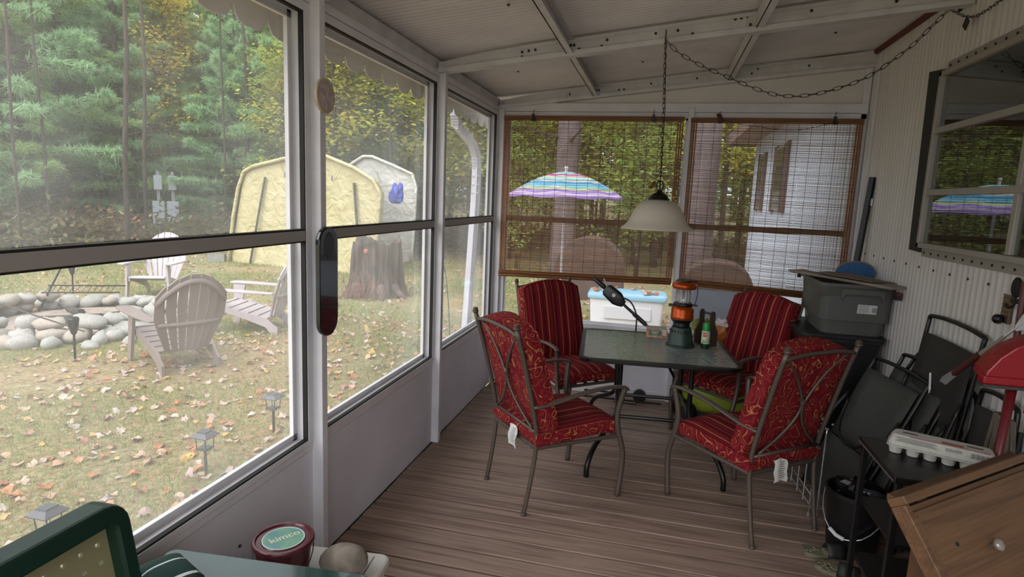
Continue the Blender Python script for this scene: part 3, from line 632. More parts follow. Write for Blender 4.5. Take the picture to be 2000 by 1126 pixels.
# pole pruner leaning over the table
t = thing('pole_pruner', 'black long handled pruner leaning diagonally behind the table', 'tool', (0, 0, 0))
A, Bp = Vector((.935, 4.235, 1.085)), Vector((1.385, 4.17, .738)); d = (Bp - A).normalized()
obj('handle_grip', B().tube([A, A + d * .10, A + d * .13], [.017, .020, .015], 10), m_black, t, smooth=True)
md = A + d * .21; Rm = Matrix((d, Vector((0, 1, 0)), d.cross(Vector((0, 1, 0))))).transposed()
obj('motor_housing', B().loft([[(md + Rm @ Vector((x, yy * s, zz * s))) for yy, zz in rrect(.06, .10, .02, 3)] for x, s in ((-.09, .6), (-.07, 1), (.03, 1.1), (.07, .8), (.10, .45))]), m_black, t, auto=40)
obj('badge', B().tube([md + Vector((0, -.034, 0.01)), md + Vector((0, -.038, .01))], .014, 12), m_paper, t)
obj('lever', B().tube([md + Vector((-.05, 0, .05)), md + Vector((-.085, 0, .13))], .005, 6), M('pale_lever', '#b9b4ae', .4), t)
obj('shaft', B().tube([md + d * .08, Bp], .0115, 8).tube([md + d * .2, md + d * .32], .017, 8), m_black, t)
obj('hose', B().tube(cr([md + d * .05 + Vector((.02, -.02, .03)), md + d * .14 + Vector((.02, -.03, .055)), md + d * .2 + Vector((.02, -.02, .0)), md + d * .22 + Vector((.01, -.02, -.09)), md + d * .22 + Vector((.005, .02, -.30))], 5), .006, 6), m_black, t)
obj('lower_shaft', B().tube([Bp, (1.75, 4.55, .02)], .0115, 8), m_black, t)
# machine under the chair behind
t = thing('electric_blower', 'lime green and black machine on the floor under the back right chair', 'machine', (1.86, 4.46, 0), -.1)
m_lime = M('lime_plastic', '#9aa832', .4)
obj('lime_housing', B().loft([[(x, yy * s, .17 + zz * s) for yy, zz in rrect(.24, .22, .06, 4)] for x, s in ((-.2, .75), (-.16, 1), (.1, 1), (.24, .75), (.34, .45))]), m_lime, t, auto=40)
obj('reel', B().tube([(-.19, 0, .17), (-.26, 0, .17)], .16, 24).tube([(-.26, 0, .17), (-.28, 0, .17)], .05, 16), m_black, t, auto=40)
for x in (-.12, .16): obj('wheel', B().tube([(x, -.135, .06), (x, -.165, .06)], .06, 18), m_black, t, auto=40)
obj('carry_handle', B().tube(cr([(-.1, 0, .27), (-.05, 0, .33), (.1, 0, .33), (.16, 0, .25)], 5), .013, 8), m_black, t)
obj('nozzle', B().tube([(.3, 0, .16), (.42, -.05, .1)], [.05, .035], 14), m_black, t)
t = thing('folded_dolly', 'black wire dolly with a small wheel lying by the end wall', 'dolly', (1.22, 4.52, 0))
obj('frame', B().tube([(-.35, .05, .02), (.3, .06, .02)], .008, 6).tube([(-.35, .13, .05), (.35, .15, .05)], .008, 6).tube([(-.08, .05, .02), (-.08, -.02, .02), (.1, -.02, .02), (.1, .05, .02)], .006, 6), m_blackmetal, t)
obj('wheel', B().tube([(.12, .09, .055), (.12, .13, .055)], .055, 18), m_black, t, auto=40)
# ---------------------------------------------------------------- storage bins in the right corner
def tote(t, w0, d0, w1, d1, h, mat, open_top=True):
    rr0, rr1 = rrect(w0, d0, .05, 4), rrect(w1, d1, .05, 4)
    b = B(); rings = [[(x, y, z) for x, y in P] for P, z in ((rr0, .0), (rr0, .004), (rrect(w0 + (w1 - w0) * .72, d0 + (d1 - d0) * .72, .05, 4), h * .72), (rrect(w1 * .97, d1 * .97, .05, 4), h * .74), (rr1, h), (rrect(w1 + .03, d1 + .03, .055, 4), h + .001), (rrect(w1 + .03, d1 + .03, .055, 4), h + .018), (rrect(w1 - .01, d1 - .01, .05, 4), h + .018), (rrect(w1 - .02, d1 - .02, .05, 4), h * .3))]
    b.loft(rings); return obj('tub', b, mat, t, auto=30)
m_binblack = M('black_bin_plastic', '#121214', .45)
m_bingrey = M('grey_bin_plastic', '#54544f', .5, c2='#4c4c48', scale=4)
for i, z in enumerate((0, .445)):
    t = thing('storage_bin', ('black storage bin on the floor under another black bin', 'black storage bin directly under the grey bin')[i], 'bin', (2.59, 4.05, z), 0, 'stacked storage bins')
    tote(t, .40, .56, .46, .62, .40, m_binblack)
    obj('lid', B().prism(rrect(.50, .66, .06), .418, .442), m_binblack, t, bevel=.006)
t = thing('grey_storage_bin', 'grey plastic storage bin with white sticker piled with boards', 'bin', (2.645, 4.03, .889), 0, 'stacked storage bins')
tote(t, .36, .50, .43, .58, .31, m_bingrey)
h = B().prism([(-.10, .30), (-.10, .245), (-.085, .215), (-.085, .245), (-.07, .262), (.12, .262), (.135, .245), (.135, .215), (.15, .245), (.15, .30)], -.300, -.285, 'y'); obj('handle_rim', h, m_bingrey, t, bevel=.004)
st = obj('sticker', B().box((.06, -.284, .175), (.11, .002, .058), Matrix.Rotation(.13, 3, 'X')), M('bin_sticker', '#c4c4c0', .5), t); st['label'] = 'white printed sticker'
q = B()
for i in range(5): q.box((.04, -.2862 - .0013 * (i - 2), .155 + .01 * i), (.055, .001, .003))
for i in range(6): q.box((.09 + .0042 * i, -.2860, .172), (.0022, .0012, .03), Matrix.Rotation(.13, 3, 'X'))
obj('print_lines', q, m_greyprint, st)
# boards and cardboard on the bin
m_brd = M('pale_board', '#8d8074', .7, c2='#7a6d62', scale=6)
t = thing('pale_board', 'long pale wooden board lying across the grey bin', 'board', (2.60, 4.01, 1.228), math.radians(-60)); obj('board', B().box((.04, -.02, 0), (.86, .13, .018)), m_brd, t, bevel=.003)
t = thing('cardboard_sheet', 'flattened brown cardboard on top of the grey bin', 'cardboard', (2.64, 3.93, 1.245), math.radians(-60)); obj('sheet', B().grid(lambda u, v: (-.24 + .48 * u, -.08 + .18 * v, .008 * math.sin(5 * u) * v), 8, 4), M('cardboard', '#6e5f50', .8), t).modifiers.new('s', 'SOLIDIFY').thickness = .005
t = thing('small_dark_box', 'small dark red and black package on the board end', 'box', (2.42, 4.355, 1.205), .2); obj('package', B().box((0, 0, 0), (.018, .03, .055)), M('dark_package', '#33231f', .6), t, bevel=.002)
t = thing('hanging_package', 'small red and black package poking out beside the grey bin', 'box', (2.835, 3.66, 1.165), 0); obj('package', B().box((0, 0, 0), (.03, .06, .03)), M('black_package', '#1a1716', .6), t); obj('red_band', B().box((0, 0, .022), (.031, .061, .014)), M('red_band', '#5a2418', .6), t)
t = thing('blue_sieve', 'round blue mesh tray with a pale rim standing behind the grey bin', 'tray', (2.722, 4.12, 1.155), 0)
obj('mesh_disc', B().prism([(.122 * math.cos(2 * PI * i / 32), .1 + .075 * math.sin(2 * PI * i / 32)) for i in range(32)], -.004, .004, 'y'), M('blue_mesh', '#1d5a8c', .5, c2='#174a76', scale=60, stretch=(2, 1, .2)), t)
obj('rim', B().tube([(.125 * math.cos(2 * PI * i / 32), 0, .1 + .078 * math.sin(2 * PI * i / 32)) for i in range(32)], .006, 6, True), M('tan_rim', '#7d6a58', .6), t, smooth=True)
t = thing('dark_pole', 'navy blue square pole leaning in the corner against the siding', 'pole', (2.745, 4.44, 0))
obj('pole', B().tube([(.0, 0, 0), (.062, -.02, 1.30), (.095, -.03, 1.915)], .024, 4), M('navy_paint', '#12131f', .4), t); obj('clip', B().box((.10, -.05, 1.74), (.012, .02, .05)), m_chrome, t)

# ---------------------------------------------------------------- folded lawn chairs leaning on the siding
m_mesh = M('dark_mesh_fabric', '#454541', .8, c2='#3a3a36', scale=120)
m_meshblack = M('black_mesh_fabric', '#2e2c28', .8)
def folded(label, loc, rz, lean, w, h, fab, arch):
    t = thing('folded_chair', label, 'chair', loc, 0, 'folded lawn chairs'); t.rotation_euler = (lean, 0, rz)
    # local: x across, z up along the fold, y thickness
    obj('frame_loop', B().tube(cr([(-w / 2, 0, 0), (-w / 2, 0, h * .5), (-w / 2, 0, h * .93), (-w / 2 + .05, 0, h), (w / 2 - .05, 0, h), (w / 2, 0, h * .93), (w / 2, 0, h * .5), (w / 2, 0, 0)], 4), .011, 7), m_black, t, smooth=True)
    obj('frame_loop', B().tube(cr([(-w / 2 + .025, .045, 0.02), (-w / 2 + .025, .045, h * .45), (-w / 2 + .025, .045, h * .75), (w / 2 - .025, .045, h * .75), (w / 2 - .025, .045, h * .45), (w / 2 - .025, .045, 0.02)], 4), .011, 7), m_black, t, smooth=True)
    obj('back_fabric', B().grid(lambda u, v: (-w / 2 + .012 + (w - .024) * u, -.012 + .02 * math.sin(PI * u), h * .42 + h * .5 * v), 6, 6), fab, t, smooth=True).modifiers.new('s', 'SOLIDIFY').thickness = .004
    obj('seat_fabric', B().grid(lambda u, v: (-w / 2 + .03 + (w - .06) * u, -.03 + .025 * math.sin(PI * u), .05 + h * .36 * v), 6, 6), fab, t, smooth=True).modifiers.new('s', 'SOLIDIFY').thickness = .004
    for s in (-1, 1):
        obj('armrest', B().tube(cr([(s * (w / 2 + .012), -.04, h * .25), (s * (w / 2 + .016), -.06, h * .5), (s * (w / 2 + .012), -.03, h * .72)], 4), .014, 8, flat=.6), m_black, t, smooth=True)
        obj('rivet', B().sphere((s * w / 2, -.016, h * .46), .008, 8, 5), m_chrome, t)
    if arch: obj('top_loop', B().tube(cr([(-w * .4, .02, h * .9), (-w * .3, .02, h * 1.06), (0, .02, h * 1.12), (w * .3, .02, h * 1.06), (w * .4, .02, h * .9)], 4), .010, 7), m_black, t, smooth=True)
    return t
R90 = -PI / 2
folded('charcoal folded lawn chair foremost in the leaning row with a hanging strap', (2.41, 3.17, 0.012), R90 + .17, -.40, .52, .88, m_mesh, False)
folded('folded lawn chair second in the leaning row behind the foremost one', (2.52, 3.06, 0.012), R90 + .12, -.34, .50, .93, m_mesh, True)
folded('folded lawn chair third in the leaning row under the black reclining chair', (2.62, 2.97, 0.012), R90 + .06, -.25, .50, .97, m_mesh, True)
folded('black folded reclining chair rising tallest against the siding', (2.72, 2.90, 0.012), R90 + .0, -.10, .56, 1.14, m_meshblack, False)
fy = folded('black folded chair with a yellow tag at the right end of the row', (2.775, 2.42, 0.012), R90 - .02, -.055, .30, .92, m_meshblack, False)
tg = obj('yellow_tag', B().box((.09, -.04, .66), (.03, .004, .13), Matrix.Rotation(.15, 3, 'Y')), M('yellow_tag', '#a8a233', .6), fy); tg['label'] = 'narrow yellow printed tag'
sp = obj('strap', B().tube(cr([(2.555, 3.38, .59), (2.51, 3.33, .48), (2.49, 3.24, .40), (2.51, 3.08, .40), (2.55, 2.98, .46)], 6), .008, 6), m_black, None, smooth=True); tag(sp, 'loose black strap looped over the foremost folded chair', 'strap')
cl = obj('white_clip', B().tube([(2.665, 2.66, .86), (2.66, 2.665, .95), (2.66, 2.645, .88), (2.665, 2.66, .86)], .004, 5), m_paper, None); tag(cl, 'small white plastic clip on the black reclining chair', 'clip')

# ---------------------------------------------------------------- tools on the right
m_handle = M('red_brown_handle', '#4c1d16', .5)
t = thing('scraper', 'long handled scraper with red brown grip leaning on the siding', 'tool', (0, 0, 0))
A, Z = Vector((2.69, 2.60, .935)), Vector((2.81, 2.27, 1.30)); D = Z - A
obj('butt', B().tube([A, A + D * .14], [.02, .016], 4), m_chrome, t); obj('grip', B().tube([A + D * .13, A + D * .46], [.013, .015], 10), m_handle, t)
obj('shaft', B().tube([A + D * .46, A + D * .72], [.011, .008], 8), M('pale_shaft', '#9a978a', .4, .4), t); obj('neck', B().tube([A + D * .70, A + D * .90], .005, 6), m_chrome, t)
obj('blade', B().loft([[A + D * k + Vector((.01 * s, .5 * w_ * q, w_ * q)) for s, q in ((-.2, -1), (.2, -1), (.2, 1), (-.2, 1))] for k, w_ in ((.84, .01), (.94, .03), (1.02, .034))]), m_chrome, t)
obj('paper_label', B().box(tuple(A + D * 1.02), (.006, .05, .06), Matrix.Rotation(-.5, 3, 'X')), m_paper, t)
t = thing('wall_bracket', 'hinged brass wall bracket on the siding above the dustpan', 'bracket', (2.848, 2.52, 1.27)); obj('plate', B().box((0, 0, .02), (.012, .06, .12)), M('bronze_plate', '#6b5a4a', .4, .5), t, bevel=.002)
pl = B()
for i in range(5): pl.box((-.007, 0, .0 + .02 * i), (.003, .055, .006))
obj('ribs', pl, M('bronze_rib', '#8a7662', .35, .6), t); obj('knob', B().sphere((-.025, .005, -.025), .022, 10, 6), m_black, t, smooth=True)
t = thing('oval_brush', 'black oval brush hanging on a hook on the siding', 'brush', (2.835, 2.45, 1.39)); obj('head', B().sphere((0, 0, 0), .04, 16, 10, (.35, .8, 1.1)), M('black_rubber', '#0f0f10', .6, bump=.6, scale=200), t, smooth=True)
obj('arm', B().tube(cr([(0, 0, -.04), (0, .0, -.07), (0, .02, -.085), (0, .05, -.085), (.005, .07, -.08)], 4), .006, 6).box((0, 0, -.055), (.014, .03, .02)), m_black, t)
t = thing('dustpan', 'red lobby dustpan with long red handle standing at the right wall', 'dustpan', (2.717, 2.05, .05), PI / 2); t.scale = (1, .88, 1); m_red = M('red_plastic', '#8a0f1c', .35)
prof = [(.165, 1.045), (.158, 1.075), (.118, 1.13), (.07, 1.17), (.01, 1.20), (-.07, 1.23), (-.16, 1.25), (-.16, 1.045)]
b = B(); b.loft([[(x, y * k, 1.05 + (z - 1.05) * k2) for y, z in prof] for x, k, k2 in ((-.02, 1.0, 1.0), (.05, .97, .97), (.12, .85, .9))]); obj('pan', b, m_red, t, bevel=.006)
obj('lip', B().b2((-.03, -.165, 1.03), (.02, .172, 1.06)), m_red, t, bevel=.006); obj('lip_edge', B().b2((-.034, -.165, 1.020), (.02, .172, 1.031)), M('grey_lip', '#37322f', .6), t)
obj('handle', B().tube([(.035, .03, 1.03), (.06, .06, -.04)], .017, 10), M('dark_red_tube', '#5d0f18', .35), t, smooth=True)
t = thing('broom', 'worn brown broom leaning behind the red dustpan', 'broom', (2.77, 2.26, 0)); m_straw = M('broom_straw', '#4f463b', .8, c2='#6b6054', scale=6, stretch=(40, 40, 2))
obj('handle', B().tube([(.0, .0, .9), (.055, .12, 1.42)], .012, 8), m_handle, t)
br = B(); rd = random.Random(3)
for i in range(60):
    y = rd.uniform(-.13, .13); x = rd.uniform(-.03, .03); br.tube([(x * .4, y * .45, .9), (x, y, .52 + rd.uniform(-.06, .06))], [.006, .003], 4)
tag(obj('bristles', br, m_straw, t), kind='stuff')
obj('wire_loops', B().tube(cr([(.01, -.1, .95), (.02, -.18, 1.2), (.03, -.16, 1.32), (.03, -.1, 1.24)], 5), .005, 6).tube(cr([(.02, -.14, .95), (.03, -.21, 1.18), (.04, -.2, 1.30)], 5), .005, 6), M('copper_wire', '#5a3a2a', .4, .4), t)
t = thing('hand_fork', 'dark steel fork hanging behind the dustpan handle', 'tool', (2.80, 2.20, .70)); obj('tang', B().tube([(0, 0, .16), (0, .0, .08)], .010, 8), m_black, t)
for i in (-1, 0, 1): obj('tine', B().tube([(0, i * .01, .085), (0, i * .022, .05), (0, i * .024 + .01, -.06)], .005, 6), M('dark_steel', '#4a4a4a', .4, .7), t)

# ---------------------------------------------------------------- black shelf unit with egg carton
t = thing('black_shelf', 'black open shelf unit against the siding holding an egg carton', 'shelf', (2.285, 1.88, 0)); m_bw = M('black_wood', '#0f0e0e', .38)
obj('top_board', B().b2((-.012, -.01, .725), (.555, .39, .75)), m_bw, t, bevel=.003)
for z in (.475, .225, .03): obj('shelf_board', B().b2((.016, .0, z), (.53, .38, z + .018)), m_bw, t, bevel=.002)
for x, y in ((0, 0), (0, .36), (.525, 0), (.525, .36)): obj('upright', B().b2((x, y, 0), (x + .022, y + .022, .725)), m_bw, t, bevel=.002)
obj('side_panel', B().b2((.53, .02, .03), (.545, .36, .725)), m_bw, t); 
obj('edge_strip', B().b2((-.0145, -.0, .731), (-.011, .38, .737)), M('grey_edge', '#5c5a58', .4), t)  # thin grey line along the left edge of the top board
m_egg = M('egg_pulp', '#a9a79f', .85, c2='#b5b3ab', scale=60, bump=.2)
t = thing('egg_carton', 'pale grey egg carton lying on the black shelf', 'carton', (2.50, 2.10, .75), math.radians(-23)); t.scale = (1.12, 1.12, 1.08)
b = B()
for i in range(6):
    for s in (-1, 1): b.lathe([(.012, 0), (.018, .002), (.0225, .032)], 12, (-.125 + .05 * i, s * .026, 0))
obj('cups', b, m_egg, t, auto=40)
obj('tray_rim', B().prism(rrect(.305, .112, .02), .029, .034), m_egg, t, bevel=.001)
r = [[(x, y, z) for x, y in rrect(w_, d_, .018, 4)] for w_, d_, z in ((.298, .106, .034), (.292, .10, .05), (.275, .078, .066), (.268, .07, .070))]
lid = obj('lid', B().loft(r), m_egg, t, bevel=.003)
ang = math.atan2(.016, .011)
q = B()
for i in range(5): q.box((-.07, -.0462 + .0035 * (i - 2) * .7, .058 - .003 * (i - 2) * -1), (.12 - .012 * (i % 3), .001, .0012), Matrix.Rotation(.95 - PI / 2, 3, 'X'))
for i in range(12): q.box((.082 + .0042 * i, -.0475, .0555), ((.0012, .0022, .0016)[i % 3], .001, .017), Matrix.Rotation(.95 - PI / 2, 3, 'X'))
for i in range(3): q.box((.035, -.0475 + .002 * i, .055 + .003 * i), (.045, .001, .0012), Matrix.Rotation(.95 - PI / 2, 3, 'X'))
obj('print', q, M('carton_ink', '#4c4a4c', .8), t)
q = B().tube([(-.09, -.036, .0695), (.13, -.034, .0705)], .0016, 5).box((.03, -.02, .0712), (.06, .02, .001)); obj('red_print', q, M('carton_red', '#8a5a52', .8), t)
q = B()
for x in (-.09, .09): q.prism(rrect(.045, .012, .005, 3, x, .0), .0703, .0712)
obj('slots', q, M('slot_dark', '#4a4744', .9), t)

# ---------------------------------------------------------------- sloped pine chest in the right foreground
m_pine = woodmat('pine_wood', ['#46301e', '#563c26', '#66482f', '#593f29'], 0, .8, .5, .06); m_pinev = woodmat('pine_wood_upright', ['#3a2516', '#4c321e', '#573b25'], 2, .8, .5, .06)
O = Vector((2.066, 1.262, .95)); ax = Vector((.74, .673, 0)).normalized(); perp = Vector((.673, -.74, 0)); dn = (perp * .60 + Vector((0, 0, -.80))).normalized(); nr = ax.cross(dn); nr = nr if nr.z > 0 else -nr
t = thing('pine_chest', 'slant front pine wood chest with a raised panel and round knob', 'chest', (O.x, O.y, 0), math.atan2(ax.y, ax.x))
# local frame: x along ax, y = -perp(back), z up
sn = Vector((0, -.60, -.80)); nn = Vector((0, -.80, .60)); Wd, Hs = .74, .34
def sb(b, x0, x1, s0, s1, n0, n1):
    c = [Vector((x, 0, .95)) + sn * s + nn * n for x, s, n in ((x0, s0, n0), (x1, s0, n0), (x1, s1, n0), (x0, s1, n0), (x0, s0, n1), (x1, s0, n1), (x1, s1, n1), (x0, s1, n1))]
    return b.add(c, [(0, 1, 2, 3), (7, 6, 5, 4), (0, 4, 5, 1), (1, 5, 6, 2), (2, 6, 7, 3), (3, 7, 4, 0)])
obj('lid_panel', sb(B(), .02, Wd - .02, .03, Hs, -.05, -.022), m_pine, t, bevel=.002)
obj('panel_moulding', sb(sb(B(), .028, Wd - .03, .045, .058, -.022, -.014), .028, .04, .058, Hs, -.022, -.014), m_pine, t, bevel=.002)
obj('top_rail', sb(B(), 0, Wd, 0, .022, -.05, 0), m_pine, t, bevel=.003); obj('side_rail', sb(B(), 0, .02, .022, Hs, -.05, -.008), m_pine, t, bevel=.003); obj('side_rail', sb(B(), Wd - .02, Wd, .022, Hs, -.05, -.008), m_pine, t, bevel=.003)
kp = Vector((.285, 0, .95)) + sn * .185 + nn * -.022
kb = B(); 
ringk = [[kp + Vector((r_ * math.cos(a), 0, 0)) + sn * (r_ * math.sin(a)) + nn * h_ for a in [2 * PI * i / 16 for i in range(16)]] for r_, h_ in ((.006, 0), (.007, .012), (.016, .018), (.017, .026), (.010, .031))]
obj('knob', kb.loft(ringk), M('clear_knob', '#8d857c', .15, .3), t, smooth=True)
kk = Vector((.150, 0, .95)) + sn * .15 + nn * -.0221
obj('knot', B().loft([[kk + Vector((r_ * math.cos(a), 0, 0)) + sn * (r_ * .8 * math.sin(a)) + nn * h_ for a in [2 * PI * i / 14 for i in range(14)]] for r_, h_ in ((.0078, -.003), (.0078, .0006))]), M('pine_knot', '#1c110a', .6), t)
zb0 = .95 - .8 * Hs; yb0 = -.6 * Hs
obj('front_board', B().b2((.20, yb0 + .01, .0), (Wd, yb0 + .03, zb0 + .03)), m_pinev, t, bevel=.002)
obj('side_board', B().add([(.203, yb0 + .03, 0), (.203, .06, 0), (.203, .06, .88), (.203, .03, .88), (.203, yb0 + .03, zb0 - .0), (.218, yb0 + .03, 0), (.218, .06, 0), (.218, .06, .88), (.218, .03, .88), (.218, yb0 + .03, zb0 - .0)], [(0, 1, 2, 3, 4), (9, 8, 7, 6, 5)] + [(i, (i + 1) % 5, 5 + (i + 1) % 5, 5 + i) for i in range(5)]), m_pinev, t)
obj('back_board', B().b2((.22, .05, 0), (Wd, .065, .90)), m_pinev, t); obj('top_board', B().b2((.05, .03, .90), (Wd, .065, .915)), m_pine, t)

# ---------------------------------------------------------------- chrome rack, bucket, sandals
t = thing('wire_rack', 'folded chrome wire rack standing on the deck behind the front right chair', 'rack', (2.315, 3.01, 0), math.radians(95))
def frame(y, dx, h):
    obj('side_loop', B().tube(cr([(0 + dx, y, .02), (0 + dx, y, h - .03), (.02 + dx, y, h), (.44 + dx, y, h), (.46 + dx, y, h - .03), (.46 + dx, y, .02)], 4), .005, 6), m_chrome, t, smooth=True)
    for x in (.0, .46): obj('rubber_foot', B().tube([(x + dx, y, 0), (x + dx, y, .025)], .009, 8), m_greyprint, t)
frame(0, 0, .50); frame(-.045, .01, .50)
for i in range(7): obj('wire_bar', B().tube([(.06 + .056 * i, -.022 + .02 * (i % 2), .04), (.06 + .056 * i, -.022 + .02 * (i % 2), .49)], .0035, 6), m_chrome, t)
for z in (.04, .10): obj('wire_rail', B().tube([(0, -.02, z), (.46, -.02, z)], .004, 6), m_chrome, t)
t = thing('black_bucket', 'black bucket with white handle grip on the floor by the shelf', 'bucket', (2.45, 2.74, 0))
obj('tub', B().lathe([(.105, 0), (.11, .004), (.135, .29), (.142, .292), (.142, .31), (.131, .31), (.106, .02), (0, .02)], 28), m_black, t, auto=40)
rim_pts = [(.143 * math.cos(a), .143 * math.sin(a), .27 - .17 * math.sin(PI * k / 12)) for k, a in enumerate([math.radians(150 + 15 * i) for i in range(13)])]
obj('bail', B().tube(rim_pts, .0025, 6), m_chrome, t); g = obj('handle_grip', B().tube(rim_pts[4:7], .0095, 8), M('white_grip', '#c9c9cf', .4), t); g['label'] = 'white plastic grip'
t = thing('plastic_bag', 'glossy black plastic bag bunched inside the black bucket', 'bag', (2.45, 2.74, .2)); obj('bag', crumple((0, 0, .08), .085, 9, (1.1, 1.1, .9), 18, 10), M('glossy_black_film', '#101012', .12), t)
t = thing('clear_bottle', 'small dark glass bottle lying on the bag in the bucket', 'bottle', (2.465, 2.68, .325)); obj('bottle', B().tube([(-.03, 0, 0), (.05, -.01, .0), (.07, -.012, 0), (.095, -.014, 0)], [.02, .02, .009, .009], 12), M('smoky_glass', '#2f3136', .1), t, smooth=True)
m_sole = M('tan_cork_sole', '#6e6a54', .8, c2='#5c5846', scale=30); m_strap = M('black_sandal_strap', '#1b1a1a', .6)
for i, (x, y, a, lab) in enumerate(((2.305, 2.62, math.radians(8), 'tan soled black strapped sandal nearer the bucket on the deck'), (2.325, 2.47, math.radians(-25), 'tan soled black strapped sandal nearest the camera on the deck'))):
    t = thing('sandal', lab, 'sandal', (x, y, 0), a, 'pair of sandals')
    out = cr([(-.10, .02, 0), (-.095, -.025, 0), (-.04, -.045, 0), (.03, -.03, 0), (.09, -.033, 0), (.12, 0, 0), (.09, .036, 0), (.03, .034, 0), (-.04, .05, 0), (-.09, .045, 0)], 3, True)
    obj('sole', B().prism([(p.x, p.y) for p in out], 0, .022), m_sole, t, bevel=.005)
    nb = B(); rd = random.Random(i)
    for q in range(34):
        px, py = rd.uniform(-.085, .10), rd.uniform(-.03, .03); nb.sphere((px, py, .0215), .009, 7, 4, (1, 1, .35))
    tag(obj('footbed_nubs', nb, M('nub_tan', '#7d785f', .7), t, smooth=True), kind='stuff')
    obj('strap', B().grid(lambda u, v: (-.0 + .085 * v, -.045 + .09 * u, .012 + .055 * math.sin(PI * u)), 10, 3), m_strap, t, smooth=True).modifiers.new('s', 'SOLIDIFY').thickness = .004

# ---------------------------------------------------------------- left foreground
m_gp = M('dark_green_resin', '#0d2a20', .35, c2='#0f3025', scale=3)
t = thing('green_resin_chair', 'dark green resin chair back with square holes at the left edge', 'chair', (.03, .52, .0))
# back leans towards the wall (-x): local x out of back, y along, z up
def gy(v): return v
T = lambda y, z, d: (.055 - .17 * (z - .85) + d, y, z)
def slab(b, P, d0, d1):
    n = len(P); return b.add([T(y, z, d0) for y, z in P] + [T(y, z, d1) for y, z in P], [tuple(range(n - 1, -1, -1)), tuple(range(n, 2 * n))] + [(i, (i + 1) % n, n + (i + 1) % n, n + i) for i in range(n)])
def ringslab(b, P, Q, d0, d1):
    n = len(P); vs = [T(y, z, d) for R_, d in ((P, d0), (P, d1), (Q, d1), (Q, d0)) for y, z in R_]
    return b.add(vs, [(q * n + i, q * n + (i + 1) % n, ((q + 1) % 4) * n + (i + 1) % n, ((q + 1) % 4) * n + i) for q in range(4) for i in range(n)])
outp = rrect(.56, .50, .06, 5, -.02, .62); inn = rrect(.475, .40, .02, 5, -.02, .618)
obj('back_frame', ringslab(B(), outp, inn, -.035, .035), m_gp, t, bevel=.008)
b = B(); Y = [-.24, -.19]; xs = [-.262] + [x for i in range(10) for x in (-.222 + .045 * i, -.222 + .045 * i + .011)] + [.222]; zs_ = [.413] + [z for i in range(8) for z in (.45 + .045 * i, .45 + .045 * i + .011)] + [.823]
for i in range(len(xs) - 1):
    for j in range(len(zs_) - 1):
        if i % 2 == 1 and j % 2 == 1: continue
        slab(b, [(xs[i], zs_[j]), (xs[i + 1], zs_[j]), (xs[i + 1], zs_[j + 1]), (xs[i], zs_[j + 1])], -.012, -.004)
pn = obj('back_panel', b, M('olive_insert', '#85805f', .6), t); pn['label'] = 'olive inset with square holes'
obj('seat', B().b2((.08, -.28, .38), (.50, .24, .42)), m_gp, t, bevel=.015)
for x, y in ((.10, -.26), (.47, -.26), (.10, .20), (.47, .20)): obj('leg', B().b2((x - .02, y - .02, 0), (x + .03, y + .03, .39)), m_gp, t, bevel=.006)
t = thing('green_side_table', 'dark green glossy resin side table in the left foreground', 'table', (.37, .82, 0), math.radians(5))
m_gt = M('green_gloss_resin', '#1c3a33', .16, c2='#24443c', scale=2, coat=.4)
obj('table_top', B().prism(rrect(.64, .42, .03), .545, .58), m_gt, t, bevel=.006)
for sx in (-1, 1):
    for sy in (-1, 1): obj('leg', B().b2((sx * .27 - .02, sy * .16 - .02, 0), (sx * .27 + .02, sy * .16 + .02, .55)), m_gp, t, bevel=.004)
t = thing('green_pillow', 'dark green pillow with white stripes lying between green chair and table', 'pillow', (.165, .84, .5815), math.radians(-25))
b = B(); 
def pil(u, v, s):
    e = (1 - abs(2 * u - 1) ** 3) * (1 - abs(2 * v - 1) ** 3); return Vector(((u - .5) * .16, (v - .5) * .14, .035 + s * .034 * e ** .6))
b.grid(lambda u, v: pil(u, v, 1), 10, 10); b.grid(lambda u, v: pil(u, v, -1), 10, 10)
def pmat():
    n = NT('striped_green_cloth'); tc = n.n('ShaderNodeTexCoord'); sp = n.n('ShaderNodeSeparateXYZ'); n.l(tc.outputs['Object'], sp.inputs[0])
    fr = n.math('FRACT', n.math('MULTIPLY', n.math('ADD', sp.outputs[0], .012), 14.0)); r = n.ramp([(0, sc('#c9cfd0')), (.09, sc('#14342e')), (.98, sc('#14342e'))], 'CONSTANT'); n.l(fr, r.inputs[0]); n.l(r.outputs[0], n.p.inputs['Base Color']); n.p.inputs['Roughness'].default_value = .9; return n.mat
o = obj('cover', b, pmat(), t, smooth=True, fix=False); weld(o.data)
m_wp = M('white_resin', '#b9b4ae', .45, c2='#aca79f', scale=4)
t = thing('white_step_stool', 'white plastic step stool holding a bucket and a stone', 'stool', (.30, 1.34, 0), math.radians(6))
obj('top', B().prism(rrect(.46, .36, .04), .285, .32), m_wp, t, bevel=.012)
obj('top_groove', B().box((.17, 0, .3205), (.006, .30, .001)), m_greyprint, t)
for sx in (-1, 1): obj('side_leg', B().loft([[(sx * (.17 + e) - .018, -.15, z), (sx * (.17 + e) + .018, -.15, z), (sx * (.17 + e) + .018, .15, z), (sx * (.17 + e) - .018, .15, z)] for e, z in ((.05, 0), (.02, .285))]), m_wp, t, bevel=.006)
m_mar = M('maroon_plastic', '#3f0c14', .25); t = thing('maroon_bucket', 'maroon bucket with a printed green lid label on the white stool', 'bucket', (.222, 1.285, .3215)); t.scale = (1, 1, .80)
bk = B().lathe([(.075, 0), (.08, .003), (.093, .175), (.098, .178), (.098, .19)], 36); obj('tub', bk, m_mar, t, auto=40)
